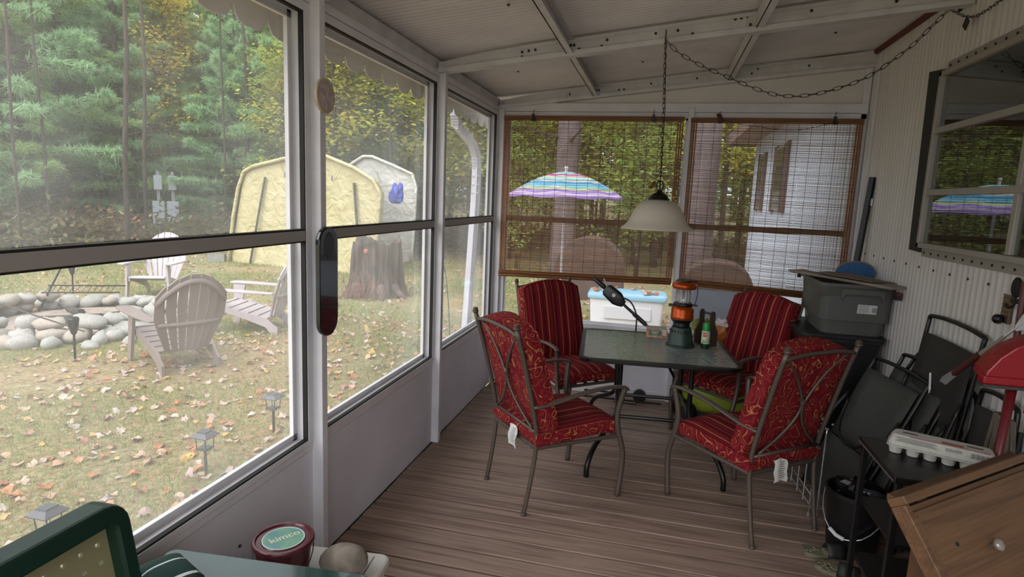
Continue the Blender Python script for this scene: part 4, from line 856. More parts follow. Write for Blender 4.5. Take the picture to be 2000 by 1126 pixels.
ld = obj('lid', B().lathe([(.1, .182), (.103, .186), (.103, .199), (.100, .203), (.092, .203), (.088, .196), (.073, .195), (.071, .198), (.0, .198)], 40), M('maroon_lid', '#4a1620', .2), t, auto=40)
lbm = M('teal_label', '#4f7f80', .35, c2='#6f9a78', scale=14); obj('label_disc', B().lathe([(.070, .1985), (.068, .1998), (0, .1998)], 36), lbm, ld)
obj('label_ring', B().lathe([(.0705, .1982), (.0705, .2003), (.0665, .2003), (.0665, .1982)], 36, caps=False), M('label_white', '#b9c4c6', .4), ld)
text('lettering', 'kimco', .043, M('cream_print', '#cfc9ae', .5), ld, (0.0, .008, .2), (0, 0, math.radians(56)))
obj('bail', B().tube([(.099 * math.cos(a), .099 * math.sin(a), .165 - .11 * math.sin(PI * k / 14)) for k, a in enumerate([math.radians(-150 + 180 / 14 * i) for i in range(15)])], .002, 6), m_black, t)
rd = random.Random(11); b = B(); rings = []
for i in range(1, 14):
    th = PI * i / 14; rings.append([])
    for j in range(22):
        a = 2 * PI * j / 22; q = 1 + .07 * math.sin(2 * a + 1 + th) + .05 * math.sin(3 * th + a)
        rings[-1].append((.082 * q * math.sin(th) * math.cos(a), .06 * q * math.sin(th) * math.sin(a), .052 - .052 * q * math.cos(th)))
o = obj('rounded_stone', b.loft(rings), M('speckled_stone', '#6e675c', .85, c2='#8a8076', scale=22, c3='#b09a98', bump=.8), None, smooth=True); o.location = (.40, 1.385, .322); o.rotation_euler = (0, 0, .5); tag(o, 'smooth grey speckled stone resting on the white step stool', 'stone')

# ---------------------------------------------------------------- plaques on the near post
t = thing('round_plaque', 'small round plaque with mottled picture and cream rim on the near post', 'plaque', (.0435, 1.858, 2.048))
def ovl(a, b_, c=0): return [(a * math.cos(2 * PI * i / 36), c + b_ * math.sin(2 * PI * i / 36)) for i in range(36)]
obj('rim', B().prism(ovl(.069, .069), 0, .013, 'x'), M('cream_rim', '#b0a286', .5), t, bevel=.003)
obj('picture', B().prism(ovl(.057, .057), .0125, .0145, 'x'), M('mottled_picture', '#c4b8b2', .4, c2='#9a8880', scale=45, c3='#ece9e7'), t)
t = thing('painted_paddle', 'long dark blue rounded plaque hanging on the near post', 'plaque', (.0435, 1.858, 1.29))
obj('board', B().prism(rrect(.148, .466, .073, 10), 0, .022, 'x'), M('dark_blue_glaze', '#0d1218', .2, c2='#16222c', scale=6, c3='#2e4552', coat=.5), t, bevel=.006)
obj('emblem', B().prism(ovl(.04, .055, .155), .0215, .0228, 'x'), M('dusky_oval', '#26282f', .35), t)
obj('hang_hole', B().tube([(.0215, 0, .205), (.0235, 0, .205)], .006, 10), m_black, t)
# ---------------------------------------------------------------- yard
gnd = struct('ground')
def ground_mat():
    t = NT('leafy_lawn'); tc = t.n('ShaderNodeTexCoord')
    def nz(s, d=4): n = t.n('ShaderNodeTexNoise', Scale=s, Detail=d); t.l(tc.outputs['Object'], n.inputs['Vector']); return n.outputs[0]
    r1 = t.ramp([(.38, sc('#6c7449')), (.54, sc('#868358')), (.66, sc('#967e5e')), (.78, sc('#86654f'))]); t.l(nz(.55, 6), r1.inputs[0])
    r2 = t.ramp([(.38, sc('#54492f')), (.5, sc('#8f7f5a')), (.62, sc('#a88f78'))]); t.l(nz(26, 3), r2.inputs[0])
    c = t.mix(.5, r1.outputs[0], r2.outputs[0]); t.l(c, t.p.inputs['Base Color']); t.p.inputs['Roughness'].default_value = .95
    b = t.n('ShaderNodeBump', Strength=.6, Distance=.03); t.l(nz(18), b.inputs['Height']); t.l(b.outputs[0], t.p.inputs['Normal']); return t.mat
b = B(); rg = random.Random(1)
def gz(x, y): return G0 + .02 * math.sin(x * .9 + 1) * math.sin(y * .7)
def gfn(u, v):
    x = -60 + 100 * u; y = -25 + 90 * v; h = max(0, math.hypot(x - 1, y) - 25) * .05; return (x, y, gz(x, y) + h)
obj('lawn', b.grid(gfn, 100, 90), ground_mat(), gnd, smooth=True)
rs = np.random.RandomState(4)
def mk_mesh(name, V, F, mat):
    me = bpy.data.meshes.new(name); n, k = F.shape
    me.vertices.add(len(V)); me.vertices.foreach_set('co', V.astype(np.float32).ravel())
    me.loops.add(n * k); me.loops.foreach_set('vertex_index', F.astype(np.int32).ravel())
    me.polygons.add(n); me.polygons.foreach_set('loop_start', np.arange(n, dtype=np.int32) * k); me.polygons.foreach_set('loop_total', np.full(n, k, dtype=np.int32))
    me.materials.append(mat); me.update(); me.validate(); return me
def gzv(x, y): return G0 + .02 * np.sin(x * .9 + 1) * np.sin(y * .7)
# grass blades, denser close to the porch; patchy
def blades(n, xs, ys, h0, h1, wd, tilt):
    x = xs[0] + (xs[1] - xs[0]) * rs.rand(n); y = ys[0] + (ys[1] - ys[0]) * rs.rand(n)
    keep = (np.sin(x * 1.7 + 3 * np.sin(y * .8)) + np.sin(y * 1.3 + 2 * np.sin(x * .6)) + rs.randn(n) * .9) > -.35; x, y = x[keep], y[keep]; n = len(x)
    z = gzv(x, y); a = rs.rand(n) * 2 * PI; h = h0 + (h1 - h0) * rs.rand(n) ** 1.5; ta = rs.rand(n) * 2 * PI; tl = tilt * rs.rand(n) * h * 1.6
    P0 = np.stack([x - np.cos(a) * wd / 2, y - np.sin(a) * wd / 2, z - .004], 1); P1 = np.stack([x + np.cos(a) * wd / 2, y + np.sin(a) * wd / 2, z - .004], 1); P2 = np.stack([x + np.cos(ta) * tl, y + np.sin(ta) * tl, z + h], 1)
    return np.stack([P0, P1, P2], 1).reshape(-1, 3)
m_grass = leafmat('grass_blades', ['#557a38', '#75964a', '#98945a', '#648a42', '#a5966a', '#7e9448'], .6, .3)
V = np.concatenate([blades(110000, (-6, -.35), (-.5, 7), .02, .075, .006, 1), blades(95000, (-12, -.35), (6, 16), .03, .09, .011, 1)])
o = inst('grass', mk_mesh('grass', V, np.arange(len(V)).reshape(-1, 3), m_grass), None); tag(o, 'thin patchy green and straw coloured grass on the lawn', 'grass', kind='stuff')
m_straw2 = leafmat('pine_straw', ['#9a6a4a', '#b5845c', '#7d5238', '#c09a78'], .8, .1)
def straw(n, xs, ys):
    x = xs[0] + (xs[1] - xs[0]) * rs.rand(n); y = ys[0] + (ys[1] - ys[0]) * rs.rand(n); z = gzv(x, y) + .003 + .012 * rs.rand(n); a = rs.rand(n) * 2 * PI; l = .05 + .09 * rs.rand(n); wd = .004
    c, s = np.cos(a), np.sin(a)
    return np.stack([np.stack([x - c * l / 2 - s * wd / 2, y - s * l / 2 + c * wd / 2, z], 1), np.stack([x - c * l / 2 + s * wd / 2, y - s * l / 2 - c * wd / 2, z], 1), np.stack([x + c * l / 2, y + s * l / 2, z + .006], 1)], 1).reshape(-1, 3)
V = np.concatenate([straw(45000, (-6, -.3), (-.3, 8)), straw(30000, (-14, 3), (7, 18))]); o = inst('pine_straw', mk_mesh('pine_straw', V, np.arange(len(V)).reshape(-1, 3), m_straw2)); tag(o, 'fallen rust brown pine needles strewn over the lawn', 'pine straw', kind='stuff')
# fallen leaves: outline fan, curled
def leaf_mesh(seed, lob):
    rd = random.Random(seed); n = 15; V = [(0, 0, .012)]; R = []
    for i in range(n):
        a = 2 * PI * i / n; r = .055 * (1 + (lob * (1 if i % 3 == 0 else -.35 if i % 3 == 1 else .1))) * rd.uniform(.85, 1.15)
        cu = rd.uniform(.0, .022) + .018 * math.cos(a * 2 + seed); V.append((r * math.cos(a), r * .85 * math.sin(a), max(.002, cu)))
    return V, [(0, i + 1, (i + 1) % n + 1) for i in range(n)]
leaf_kinds = [('pale tan curled fallen leaf lying on the lawn', 'tan_leaf', ['#b59a84', '#c4ab98', '#a58874']), ('rusty orange fallen leaf lying on the lawn', 'rust_leaf', ['#a8663e', '#b8784c', '#945236']), ('yellow fallen maple leaf lying on the lawn', 'yellow_leaf', ['#c29a3a', '#c8a850', '#b0842e']), ('pinkish grey dried fallen leaf lying on the lawn', 'grey_leaf', ['#b8a6a0', '#a8948c', '#c8bab4'])]
lms = []
for k, (lab, nm, cols) in enumerate(leaf_kinds):
    mt = leafmat(nm, cols, .7, .15)
    for s in range(3):
        V, F = leaf_mesh(k * 5 + s, .32 if s < 2 else .1); me = bpy.data.meshes.new('fallen_leaf'); me.from_pydata(V, [], F); me.materials.append(mt); lms.append((k, me))
rd = random.Random(21); cnt = 0
wk = [0, 0, 0, 1, 1, 2, 3, 3]
while cnt < 300:
    d = rd.uniform(1.8, 7.5); y = rd.uniform(.9, 7.2); x = -.45 - rd.uniform(0, 1) ** 1.2 * 3.8
    k = wk[rd.randrange(8)]; me = lms[k * 3 + rd.randrange(3)][1]
    o = inst('fallen_leaf', me, None, (x, y, gz(x, y) + .012), (rd.uniform(-.35, .35), rd.uniform(-.35, .35), rd.uniform(0, 6)), [rd.uniform(.4, .85)] * 3)
    tag(o, leaf_kinds[k][0], 'leaf', leaf_kinds[k][1].replace('_leaf', '') + ' fallen leaves on the lawn'); cnt += 1
VV, FF = [], []; base = [leaf_mesh(50 + s, .28) for s in range(6)]
for i in range(4000):
    V, F = base[i % 6]; V = np.array(V)
    if i < 1500: x, y = -.4 - rs.rand() * 6, rs.rand() * 8
    else: x, y = -14 + rs.rand() * 20, 6.2 + rs.rand() ** 1.4 * 14
    if x > -.4 and y < 5.0: continue
    a = rs.rand() * 6.28; s = .3 + .45 * rs.rand() + (.15 if y > 9 else 0); c, sn_ = math.cos(a), math.sin(a)
    W = np.stack([(V[:, 0] * c - V[:, 1] * sn_) * s + x, (V[:, 0] * sn_ + V[:, 1] * c) * s + y, V[:, 2] * s * (.6 + rs.rand()) + (V[:, 0] * rs.randn() * .2) + gz(x, y) + .012], 1)
    FF.append(np.array(F) + sum(len(q) for q in VV[-1:]) * 0 + 16 * len(VV)); VV.append(W)
m_fl = leafmat('leaf_litter', ['#b59a84', '#a8663e', '#c4ab98', '#c29a3a', '#b8a6a0', '#94573c', '#c8bab4', '#b8784c'], .7, .15)
o = inst('leaf_litter', mk_mesh('leaf_litter', np.concatenate(VV), np.concatenate(FF), m_fl)); tag(o, 'scattered tan and rust leaf litter across the yard', 'leaf litter', kind='stuff')

# ---------------------------------------------------------------- fire pit ring of field stones
m_rocks = [M('field_stone_%s' % n, a, .85, c2=b_, scale=7, c3=c, bump=.4) for n, a, b_, c in (('grey', '#8e8a85', '#a5a19b', '#b8b3ac'), ('tan', '#8f867c', '#a09689', '#b3a99c'), ('green', '#8a8982', '#9c9b94', '#b0afa8'))]
def rock_mesh(seed, m):
    rd = random.Random(seed); b = B(); rings = []; ph = [rd.uniform(0, 6) for _ in range(4)]
    for i in range(1, 7):
        th = PI * i / 7; ring = []
        for j in range(10):
            a = 2 * PI * j / 10; q = 1 + .13 * math.sin(2 * a + ph[0]) + .10 * math.sin(3 * a + ph[1] + th * 2) + .1 * math.sin(2 * th + ph[2])
            q *= rd.uniform(.9, 1.1); ring.append((q * math.sin(th) * math.cos(a), q * math.sin(th) * math.sin(a), -q * math.cos(th)))
        rings.append(ring)
    me = b.loft(rings).mesh('stone', m, True); fixn(me); return me
rmes = [rock_mesh(i, m_rocks[i % 3]) for i in range(9)]
fp = thing('fire_pit', 'ring of loose field stones around a burnt out fire pit', 'fire pit', (-6.35, 6.15, G0)); rd = random.Random(8)
for layer, (n, R, z, s) in enumerate(((27, 1.22, .07, .135), (24, 1.12, .215, .125), (30, 1.45, .05, .115), (22, 1.70, .03, .09))):
    for i in range(n):
        a = 2 * PI * (i + .5 * layer) / n + rd.uniform(-.05, .05)
        if layer == 1 and .6 < a % 6.283 < 2.6 and rd.random() < .75: continue
        if layer > 1 and rd.random() < .3: continue
        q = s * rd.uniform(.8, 1.25); inst('stone', rmes[rd.randrange(9)], fp, (R * math.cos(a) * rd.uniform(.97, 1.03), R * math.sin(a) * rd.uniform(.97, 1.03), z), (rd.uniform(-.2, .2), rd.uniform(-.2, .2), rd.uniform(0, 6)), (q * rd.uniform(1, 1.4), q, q * rd.uniform(.6, .8)))
obj('ash_bed', B().lathe([(1.15, .01), (.9, .035), (0, .05)], 24), M('ash_and_leaves', '#85766c', .95, c2='#a8988c', scale=9, c3='#4c423c', bump=.6), fp, smooth=True)
lg = B(); 
for x, y, a, l in ((.1, -.2, .3, .8), (.4, .1, 1.0, .6), (-.3, .2, -.5, .7)): lg.tube([(x - l / 2 * math.cos(a), y - l / 2 * math.sin(a), .07), (x + l / 2 * math.cos(a), y + l / 2 * math.sin(a), .13)], .05, 8)
obj('charred_logs', lg, M('charred_wood', '#2c2624', .9, c2='#45403e', scale=8), fp)
t = thing('grill_grate', 'black swivel grill grate on a leaning iron post over the fire pit', 'grill', (-7.35, 6.45, G0)); 
obj('post', B().tube([(-.05, -.05, 0), (.22, .2, .78)], .014, 6), m_black, t)
g = B(); 
for i in range(12): g.tube([(.1 + .07 * i * .9, .05 + .04 * i, .40), (.35 + .07 * i * .9, -.25 + .04 * i, .36)], .005, 4)
g.tube([(.05, .05, .40), (.95, .52, .40)], .012, 5).tube([(.32, -.27, .36), (1.18, .2, .36)], .012, 5); obj('grate', g, m_black, t)
rdp = obj('poker_rod', B().tube([(-5.9, 4.25, .53), (-4.98, 5.05, -.06)], .009, 6), m_brownmetal, None); tag(rdp, 'thin long iron rod slanting over the fire pit stones', 'rod')
for i, (x, y, s, l) in enumerate(((-6.15, 7.9, .20, 'grey boulder behind the nearest lawn chair beside the pit'), (-5.0, 7.9, .16, 'low flat grey stone near the right lawn chair'), (-3.95, 8.6, .17, 'flat grey stone on the lawn before the stump'), (-4.3, 9.0, .14, 'small pale stone half sunk by the stump'))):
    o = inst('yard_stone', rmes[(i * 2) % 9], None, (x, y, G0 + s * .3), (0, 0, i), (s * 1.6, s, s * .6)); tag(o, l, 'stone')

# ---------------------------------------------------------------- plastic adirondack chairs
m_adk = M('taupe_resin', '#7c6e69', .5, c2='#857772', scale=3); m_adk2 = M('pale_mauve_resin', '#a89ea0', .5, c2='#b2a8aa', scale=3)
def adk(label, mat, loc, rz, brown=None):
    t = thing('adirondack_chair', label, 'chair', loc, rz, 'plastic lawn chairs around the fire pit'); t.scale = (1.1, 1.1, 1.12)
    # local: front is +y, x across
    prof = lambda v: (-.30 - .27 * v, .20 + .76 * v)     # y, z along back
    n = 7; wd = .62
    for i in range(n):
        u0, u1 = -.5 + i / n, -.5 + (i + 1) / n; uc = (u0 + u1) / 2; top = 1; tp = lambda q: 1 - 1.1 * q * q
        b = B(); rings = []
        for k in range(9):
            v = k / 8; w_ = (.40 + .24 * min(1, v * 1.7)) ; y, z = prof(v); bow = -.06 * (1 - (2 * uc) ** 2) * .9
            x0, x1 = u0 * w_ + .005, u1 * w_ - .005
            va, vb = v * tp(u0), v * tp(u1); (ya, za), (yb, zb2) = prof(va), prof(vb)
            rings.append([(x0, ya + bow, za), (x1, yb + bow, zb2), (x1, yb + bow - .014, zb2 - .004), (x0, ya + bow - .014, za - .004)])
        obj('back_slat', b.loft(rings), mat, t)
    hb = lambda v, off: cr([((u) * (.40 + .24 * min(1, v * 1.7)), prof(v - .0)[0] - .06 * (1 - (2 * u) ** 2) * .9 - off, prof(v)[1] - (0)) for u in (-.5, -.25, 0, .25, .5)], 4)
    obj('back_brace', B().tube(hb(.36, .022), .022, 6, flat=.6), mat, t, smooth=True)
    topc = cr([(u * .635, prof(1 - 1.2 * u * u - .09)[0] - .06 * (1 - (2 * u) ** 2) * .9 - .02, prof(1 - 1.2 * u * u - .09)[1]) for u in (-.49, -.35, -.18, 0, .18, .35, .49)], 4)
    obj('top_brace', B().tube(topc, .028, 6, flat=.5), mat, t, smooth=True)
    for i in range(6):
        y = -.26 + .115 * i; z = .215 + .135 * (i / 5) + (-.015 if i == 5 else 0); obj('seat_slat', B().box((0, y, z), (.50, .102, .016), Matrix.Rotation(.21 if i < 5 else -.2, 3, 'X')), mat, t, bevel=.004)
    for s in (-1, 1):
        obj('seat_rail', B().loft([[(s * .255 - .012, y, z0), (s * .255 + .012, y, z0), (s * .255 + .012, y, z1), (s * .255 - .012, y, z1)] for y, z0, z1 in ((-.44, .0, .10), (-.38, .0, .14), (-.30, .10, .215), (-.05, .19, .265), (.2, .26, .325), (.33, .27, .35))]), mat, t)
        obj('front_leg', B().loft([[(s * (.28 + e) - .014, y - w_, z), (s * (.28 + e) + .014, y - w_, z), (s * (.28 + e) + .014, y + w_, z), (s * (.28 + e) - .014, y + w_, z)] for e, y, w_, z in ((.02, .33, .035, 0), (.01, .30, .05, .25), (0, .27, .075, .52))]), mat, t)
        obj('armrest', B().loft([[(s * (.33 + e) - w_, y, z), (s * (.33 + e) + w_, y, z), (s * (.33 + e) + w_, y, z + .022), (s * (.33 + e) - w_, y, z + .022)] for y, e, w_, z in ((-.42, -.02, .035, .505), (-.2, .0, .055, .515), (.1, .005, .07, .525), (.33, 0, .07, .53), (.40, 0, .045, .527))]), mat, t, bevel=.006)
    return t
adk('taupe plastic lawn chair seen from behind nearest the porch', m_adk, (-3.70, 5.0, G0), math.radians(62))
adk('pale mauve plastic lawn chair facing the porch across the fire pit', m_adk2, (-7.1, 8.25, G0), math.radians(205))
adk('pale mauve plastic lawn chair in side view before the tent', m_adk2, (-3.98, 6.66, G0), math.radians(102))

# ---------------------------------------------------------------- solar path lights and torches
m_lit = panemat('lamp_glass', .1, .1); m_post = M('dark_grey_plastic', '#3a3836', .5)
def plight(label, x, y):
    t = thing('path_light', label, 'lamp', (x, y, G0), 0, 'solar path lights'); 
    obj('stake', B().tube([(0, 0, -.05), (0, 0, .20)], .0125, 4), m_post, t)
    obj('tray', B().box((0, 0, .205), (.085, .085, .012)), m_post, t, bevel=.003)
    for sx in (-1, 1):
        for sy in (-1, 1): obj('corner_bar', B().tube([(sx * .035, sy * .035, .21), (sx * .04, sy * .04, .292)], .004, 4), m_post, t)
    obj('glass', B().loft([[(sx * q, sy * q, z) for sx, sy in ((-1, -1), (1, -1), (1, 1), (-1, 1))] for q, z in ((.033, .212), (.037, .29))]), m_lit, t)
    obj('roof', B().loft([[(sx * q, sy * q, z) for sx, sy in ((-1, -1), (1, -1), (1, 1), (-1, 1))] for q, z in ((.065, .290), (.066, .296), (.040, .318), (.034, .319), (.033, .326))]), M('slate_roof', '#4a4a50', .45), t)
plight('solar path light centre of the three along the porch wall', -1.46, 2.85); plight('solar path light farthest from the camera along the porch wall', -1.51, 3.66); plight('solar path light nearest the camera peeking over the green chair', -1.485, 1.796)
def torch(label, x, y, h):
    t = thing('garden_torch', label, 'torch', (x, y, G0), 0, 'solar garden torches'); obj('stake', B().tube([(.0, 0, -.05), (0.01, 0, h - .18)], .012, 6), m_black, t)
    obj('head', B().lathe([(.018, h - .19), (.03, h - .17), (.05, h - .08), (.058, h - .02), (.05, h)], 8, (.01, 0, 0)), m_black, t)
    c = B()
    for i in range(6): a = PI * i / 3; c.tube([(.01 + .04 * math.cos(a), .04 * math.sin(a), h - .12), (.01 + .06 * math.cos(a + .5), .06 * math.sin(a + .5), h - .015)], .005, 4)
    obj('cage', c, m_post, t)
torch('black flame torch stake in front of the fire pit stones', -4.68, 4.655, .49); torch('black flame torch stake behind the fire pit near the grate', -8.4, 7.8, .52)

# ---------------------------------------------------------------- stump, shepherd hooks, downspout
t = thing('tree_stump', 'tall weathered dark tree stump with a jagged top on the lawn', 'stump', (-3.85, 10.2, G0)); rd = random.Random(5); b = B(); N = 48
rows = []
for k, (z, r) in enumerate(((-.02, .62), (.08, .53), (.25, .48), (.5, .46), (.75, .45), (.95, .44), (1.04, .43))):
    row = []
    for j in range(N):
        a = 2 * PI * j / N; q = r * (1 + .07 * math.sin(5 * a + 1) + .06 * math.sin(9 * a + z * 2) + (.05 if j % 2 else -.03) * rd.uniform(.4, 1)); zz = z + (0 if k < 5 else rd.uniform(-.06, .07) + .06 * math.sin(3 * a))
        row.append((q * math.cos(a), q * math.sin(a), zz))
    rows.append(row)
rows.append([(x * .75, y * .75, .9 + rd.uniform(-.05, .05)) for x, y, z in rows[-1]])
obj('trunk', b.loft(rows), M('weathered_bark', '#3a322d', .95, c2='#5e534b', scale=7, stretch=(1.5, 1.5, .35), c3='#85776c', bump=1.0), t)
rb = B()
for i in range(7): a = rd.uniform(3.4, 6.0); rb.tube([(.45 * math.cos(a), .45 * math.sin(a), .2), (.62 * math.cos(a), .62 * math.sin(a), .05), (.8 * math.cos(a), .8 * math.sin(a), -.02)], [.09, .07, .02], 7)
obj('root_flare', rb, M('root_bark', '#463c36', .95, c2='#6d6058', scale=10, bump=.8), t, smooth=True)
obj('carved_face', B().sphere((-.0, -.45, .86), .05, 8, 6, (1, .4, 1)), M('reddish_wood', '#a0695a', .8), t)
wd = B()
for i in range(70): x = rd.uniform(-.35, .5); wd.tube([(x, -.55 - rd.uniform(0, .3), 0), (x + rd.uniform(-.15, .15), -.6 - rd.uniform(0, .25), rd.uniform(.15, .55))], .004, 3)
o = obj('dry_weeds', wd, M('dry_stalk', '#8a6152', .9), None); o.location = (-3.85, 10.2, G0); tag(o, 'reddish dry weed stalks in front of the stump', 'weeds', kind='stuff')
for i, (x, y, h, l) in enumerate(((-1.75, 7.75, .95, 'thin black garden hook left of the white downspout'), (-1.2, 7.0, 1.05, 'thin black garden hook just right of the white downspout'))):
    o = obj('garden_hook', B().tube(cr([(0, 0, -.05), (-.03, .02, h * .4), (-.08, .03, h * .8), (-.13, .02, h), (-.20, .0, h - .05)], 5), .007, 6), m_black, None); o.location = (x, y, G0); tag(o, l, 'hook')
m_spout = M('white_downspout', '#c2c2cc', .4)
t = thing('downspout', 'white ribbed metal downspout outside the far screen', 'downspout', (-.35, 4.60, G0))
pth = [(0, -.03, 2.75), (0, -.02, 2.63), (0, .02, 2.55), (0, .30, 2.48), (0, .48, 2.43), (0, .60, 2.34), (0, .64, 2.22), (0, .62, 1.9), (0, .52, 1.2), (0, .40, .35)]
obj('pipe', B().tube(pth, .045, 4, up=(1, 1, 0)), m_spout, t)
eb = B()
for p0, p1 in ((1, 3), (5, 7)):
    for k in range(8):
        u = k / 8 * (p1 - p0); i = p0 + int(u); q = Vector(pth[i]).lerp(Vector(pth[i + 1]), u - int(u)); dd = (Vector(pth[i + 1]) - Vector(pth[i])).normalized(); eb.tube([q - dd * .006, q + dd * .006], .050, 4, up=(1, 1, 0))
obj('elbow_ribs', eb, m_spout, t)
obj('shoe', B().tube([(0, .40, .37), (.0, .39, .2), (-.1, .36, .12), (-.2, .36, .08)], .044, 4, up=(1, 1, 0)), m_spout, t)

# ---------------------------------------------------------------- yellow tarp garage tents
def tarp(name, c, c2):
    n = NT(name); tc = n.n('ShaderNodeTexCoord'); nz = n.n('ShaderNodeTexNoise', Scale=1.6, Detail=6); n.l(tc.outputs['Object'], nz.inputs['Vector']); r = n.ramp([(.35, sc(c)), (.65, sc(c2))]); n.l(nz.outputs[0], r.inputs[0]); n.l(r.outputs[0], n.p.inputs['Base Color']); n.p.inputs['Roughness'].default_value = .55
    wv = n.n('ShaderNodeTexNoise', Scale=3.0, Detail=5, Distortion=1.5); n.l(tc.outputs['Object'], wv.inputs['Vector']); b = n.n('ShaderNodeBump', Strength=.7, Distance=.12); n.l(wv.outputs[0], b.inputs['Height']); n.l(b.outputs[0], n.p.inputs['Normal']); return n.mat
m_tarp = tarp('yellow_tarp', '#aba174', '#bab088'); m_tarpw = tarp('white_tarp', '#b8b6ae', '#c8c6c0')
LT, RT = Vector((-9.5, 13.1, 0)), Vector((-5.05, 12.4, 0)); FD = RT - LT; SD = Vector((-.40, .92, 0)); 
profT = [(0, G0), (.045, .9), (.09, 1.65), (.135, 2.05), (.20, 2.18), (.40, 2.36), (.60, 2.52), (.70, 2.47), (.88, 2.21), (1.00, 1.95), (1.045, 1.65), (1.03, .8), (1.0, G0)]
def tent(name, label, O, FD, SD, prof, dep, mat, doors):
    t = thing(name, label, 'tent', (O.x, O.y, G0)); Lc = lambda p: Vector((p.x - O.x, p.y - O.y, p.z - G0)); rd = random.Random(2)
    P = lambda s, z, d: Lc(O + FD * s + SD * d + Vector((0, 0, z)))
    # front wall as triangulated bulging sheet
    b = B(); n = 24
    def top(s):
        for (a, za), (c, zc) in zip(prof[3:], prof[4:]):
            if a <= s <= c: return za + (zc - za) * (s - a) / (c - a)
        return prof[3][1]
    pl = lambda z: .135 * min(1, (z - G0) / (2.05 - G0)); pr = lambda z: 1.045 if z > .8 else 1.03
    def fr(u, v):
        s0 = pl(G0 + v * 2.33); s = s0 * (1 - u) + u * 1.03; zt = top(min(max(s, .136), 1.0)); z = G0 + (zt - G0) * v
        return P(s, z, .06 * math.sin(PI * u) * math.sin(PI * v) + .03 * math.sin(9 * u + 4 * v) * math.sin(PI * v))
    obj('front_wall', b.grid(fr, 30, 18), mat, t, smooth=True)
    # shell over the frame: roof and both sides
    sh = B()
    def shell(u, v):
        k = u * (len(prof) - 1); i = min(int(k), len(prof) - 2); f = k - i; s = prof[i][0] + (prof[i + 1][0] - prof[i][0]) * f; z = prof[i][1] + (prof[i + 1][1] - prof[i][1]) * f
        sag = .10 * math.sin(2 * PI * v * 2) ** 2 * (1 if 2.0 < z else .3); return P(s, z - sag * .6 * (z > 1.9), -.08 + v * dep)
    sh.grid(shell, 36, 14); obj('roof_cover', sh, mat, t, smooth=True).modifiers.new('s', 'SOLIDIFY').thickness = .01
    hem = B(); pts = []
    for k in range(37):
        pts.append(shell(k / 36, 0) + Vector((0, 0, .0)))
    obj('front_hem', hem.tube(pts, .045, 6), mat, t, smooth=True)
    for s0, z0, s1, z1 in doors:
        obj('zipper', B().tube([P(s0, z0, -.06), P((s0 * .6 + s1 * .4), z0 * .6 + z1 * .4, -.08), P(s1, z1, -.07)], .035, 4), M('zipper_grey', '#4e4c46', .7), t)
    return t, P
tt, PT = tent('garage_tent', 'pale yellow tarp garage tent with two dark door zippers', LT, FD, SD, profT, 2.6, m_tarp, ((.29, 1.93, .165, -.26), (.885, 1.86, .92, .1)))
for s, z in ((.43, 2.0), (.745, 1.95)): obj('vent_tab', B().box(tuple(PT(s, z, -.07)), (.03, .02, .13)), M('tab_grey', '#6b695c', .7), tt)
tent('second_tent', 'white topped garage tent standing behind the yellow one', Vector((-8.35, 15.9, 0)), Vector((2.95, -.45, 0)), SD, [(0, G0), (.04, .9), (.09, 1.65), (.135, 2.05), (.20, 2.25), (.35, 2.5), (.45, 2.66), (.56, 2.66), (.80, 2.42), (1.00, 2.2), (1.045, 1.85), (1.03, .8), (1.0, G0)], 2.5, m_tarpw, ())
o = obj('blue_tarp_bundle', crumple((0, 0, 0.2), .2, 4, (.8, .8, 1.3), 12, 9), M('blue_tarp', '#3a4fae', .45, c2='#2c3c90', scale=8), None); o.location = (-4.62, 12.75, 1.42); tag(o, 'crumpled blue tarp bundle tied at the yellow tent corner', 'tarp')
t = thing('cinder_block', 'grey cinder block at the left foot of the yellow tent', 'block', (-9.75, 12.95, G0), .4); b = B()
b.b2((-.2, -.1, 0), (.2, -.07, .2)).b2((-.2, .07, 0), (.2, .1, .2))
for x in (-.2, -.02, .17): b.b2((x, -.07, 0), (x + .035, .07, .2))
obj('block', b, M('concrete', '#8a8884', .9, c2='#7a7874', scale=20), t)
t = thing('meter_pedestal', 'grey electric meter boxes on posts at the forest edge', 'meter', (-14.17, 15.98, G0), .75); t.scale = (.9, .9, .9); m_met = M('grey_meter_box', '#8b919a', .5)
for x in (-.2, .25): obj('post', B().b2((x - .05, -.05, 0), (x + .05, .05, 2.6)), M('grey_post', '#74787c', .6), t); obj('box', B().b2((x - .2, -.16, .75), (x + .17, -.04, 1.55)), m_met, t, bevel=.01); obj('meter_cover', B().b2((x - .13, -.15, 1.95), (x + .12, -.04, 2.45)), m_met, t, bevel=.01)
t = thing('log_pile', 'pale cut logs lying at the left edge of the woods', 'logs', (-16.0, 12.9, G0), .5)
for i, (x, y, r, l) in enumerate(((-.4, 0, .16, 1.0), (.1, .2, .13, 1.2), (1.3, .3, .14, .9), (.3, -.2, .1, .7))): obj('log', B().tube([(x - l / 2, y, r), (x + l / 2, y + .2, r * 1.1)], r, 10), M('grey_log', '#77706a', .9, c2='#a39c94', scale=10, stretch=(.3, 1, 1)), t)

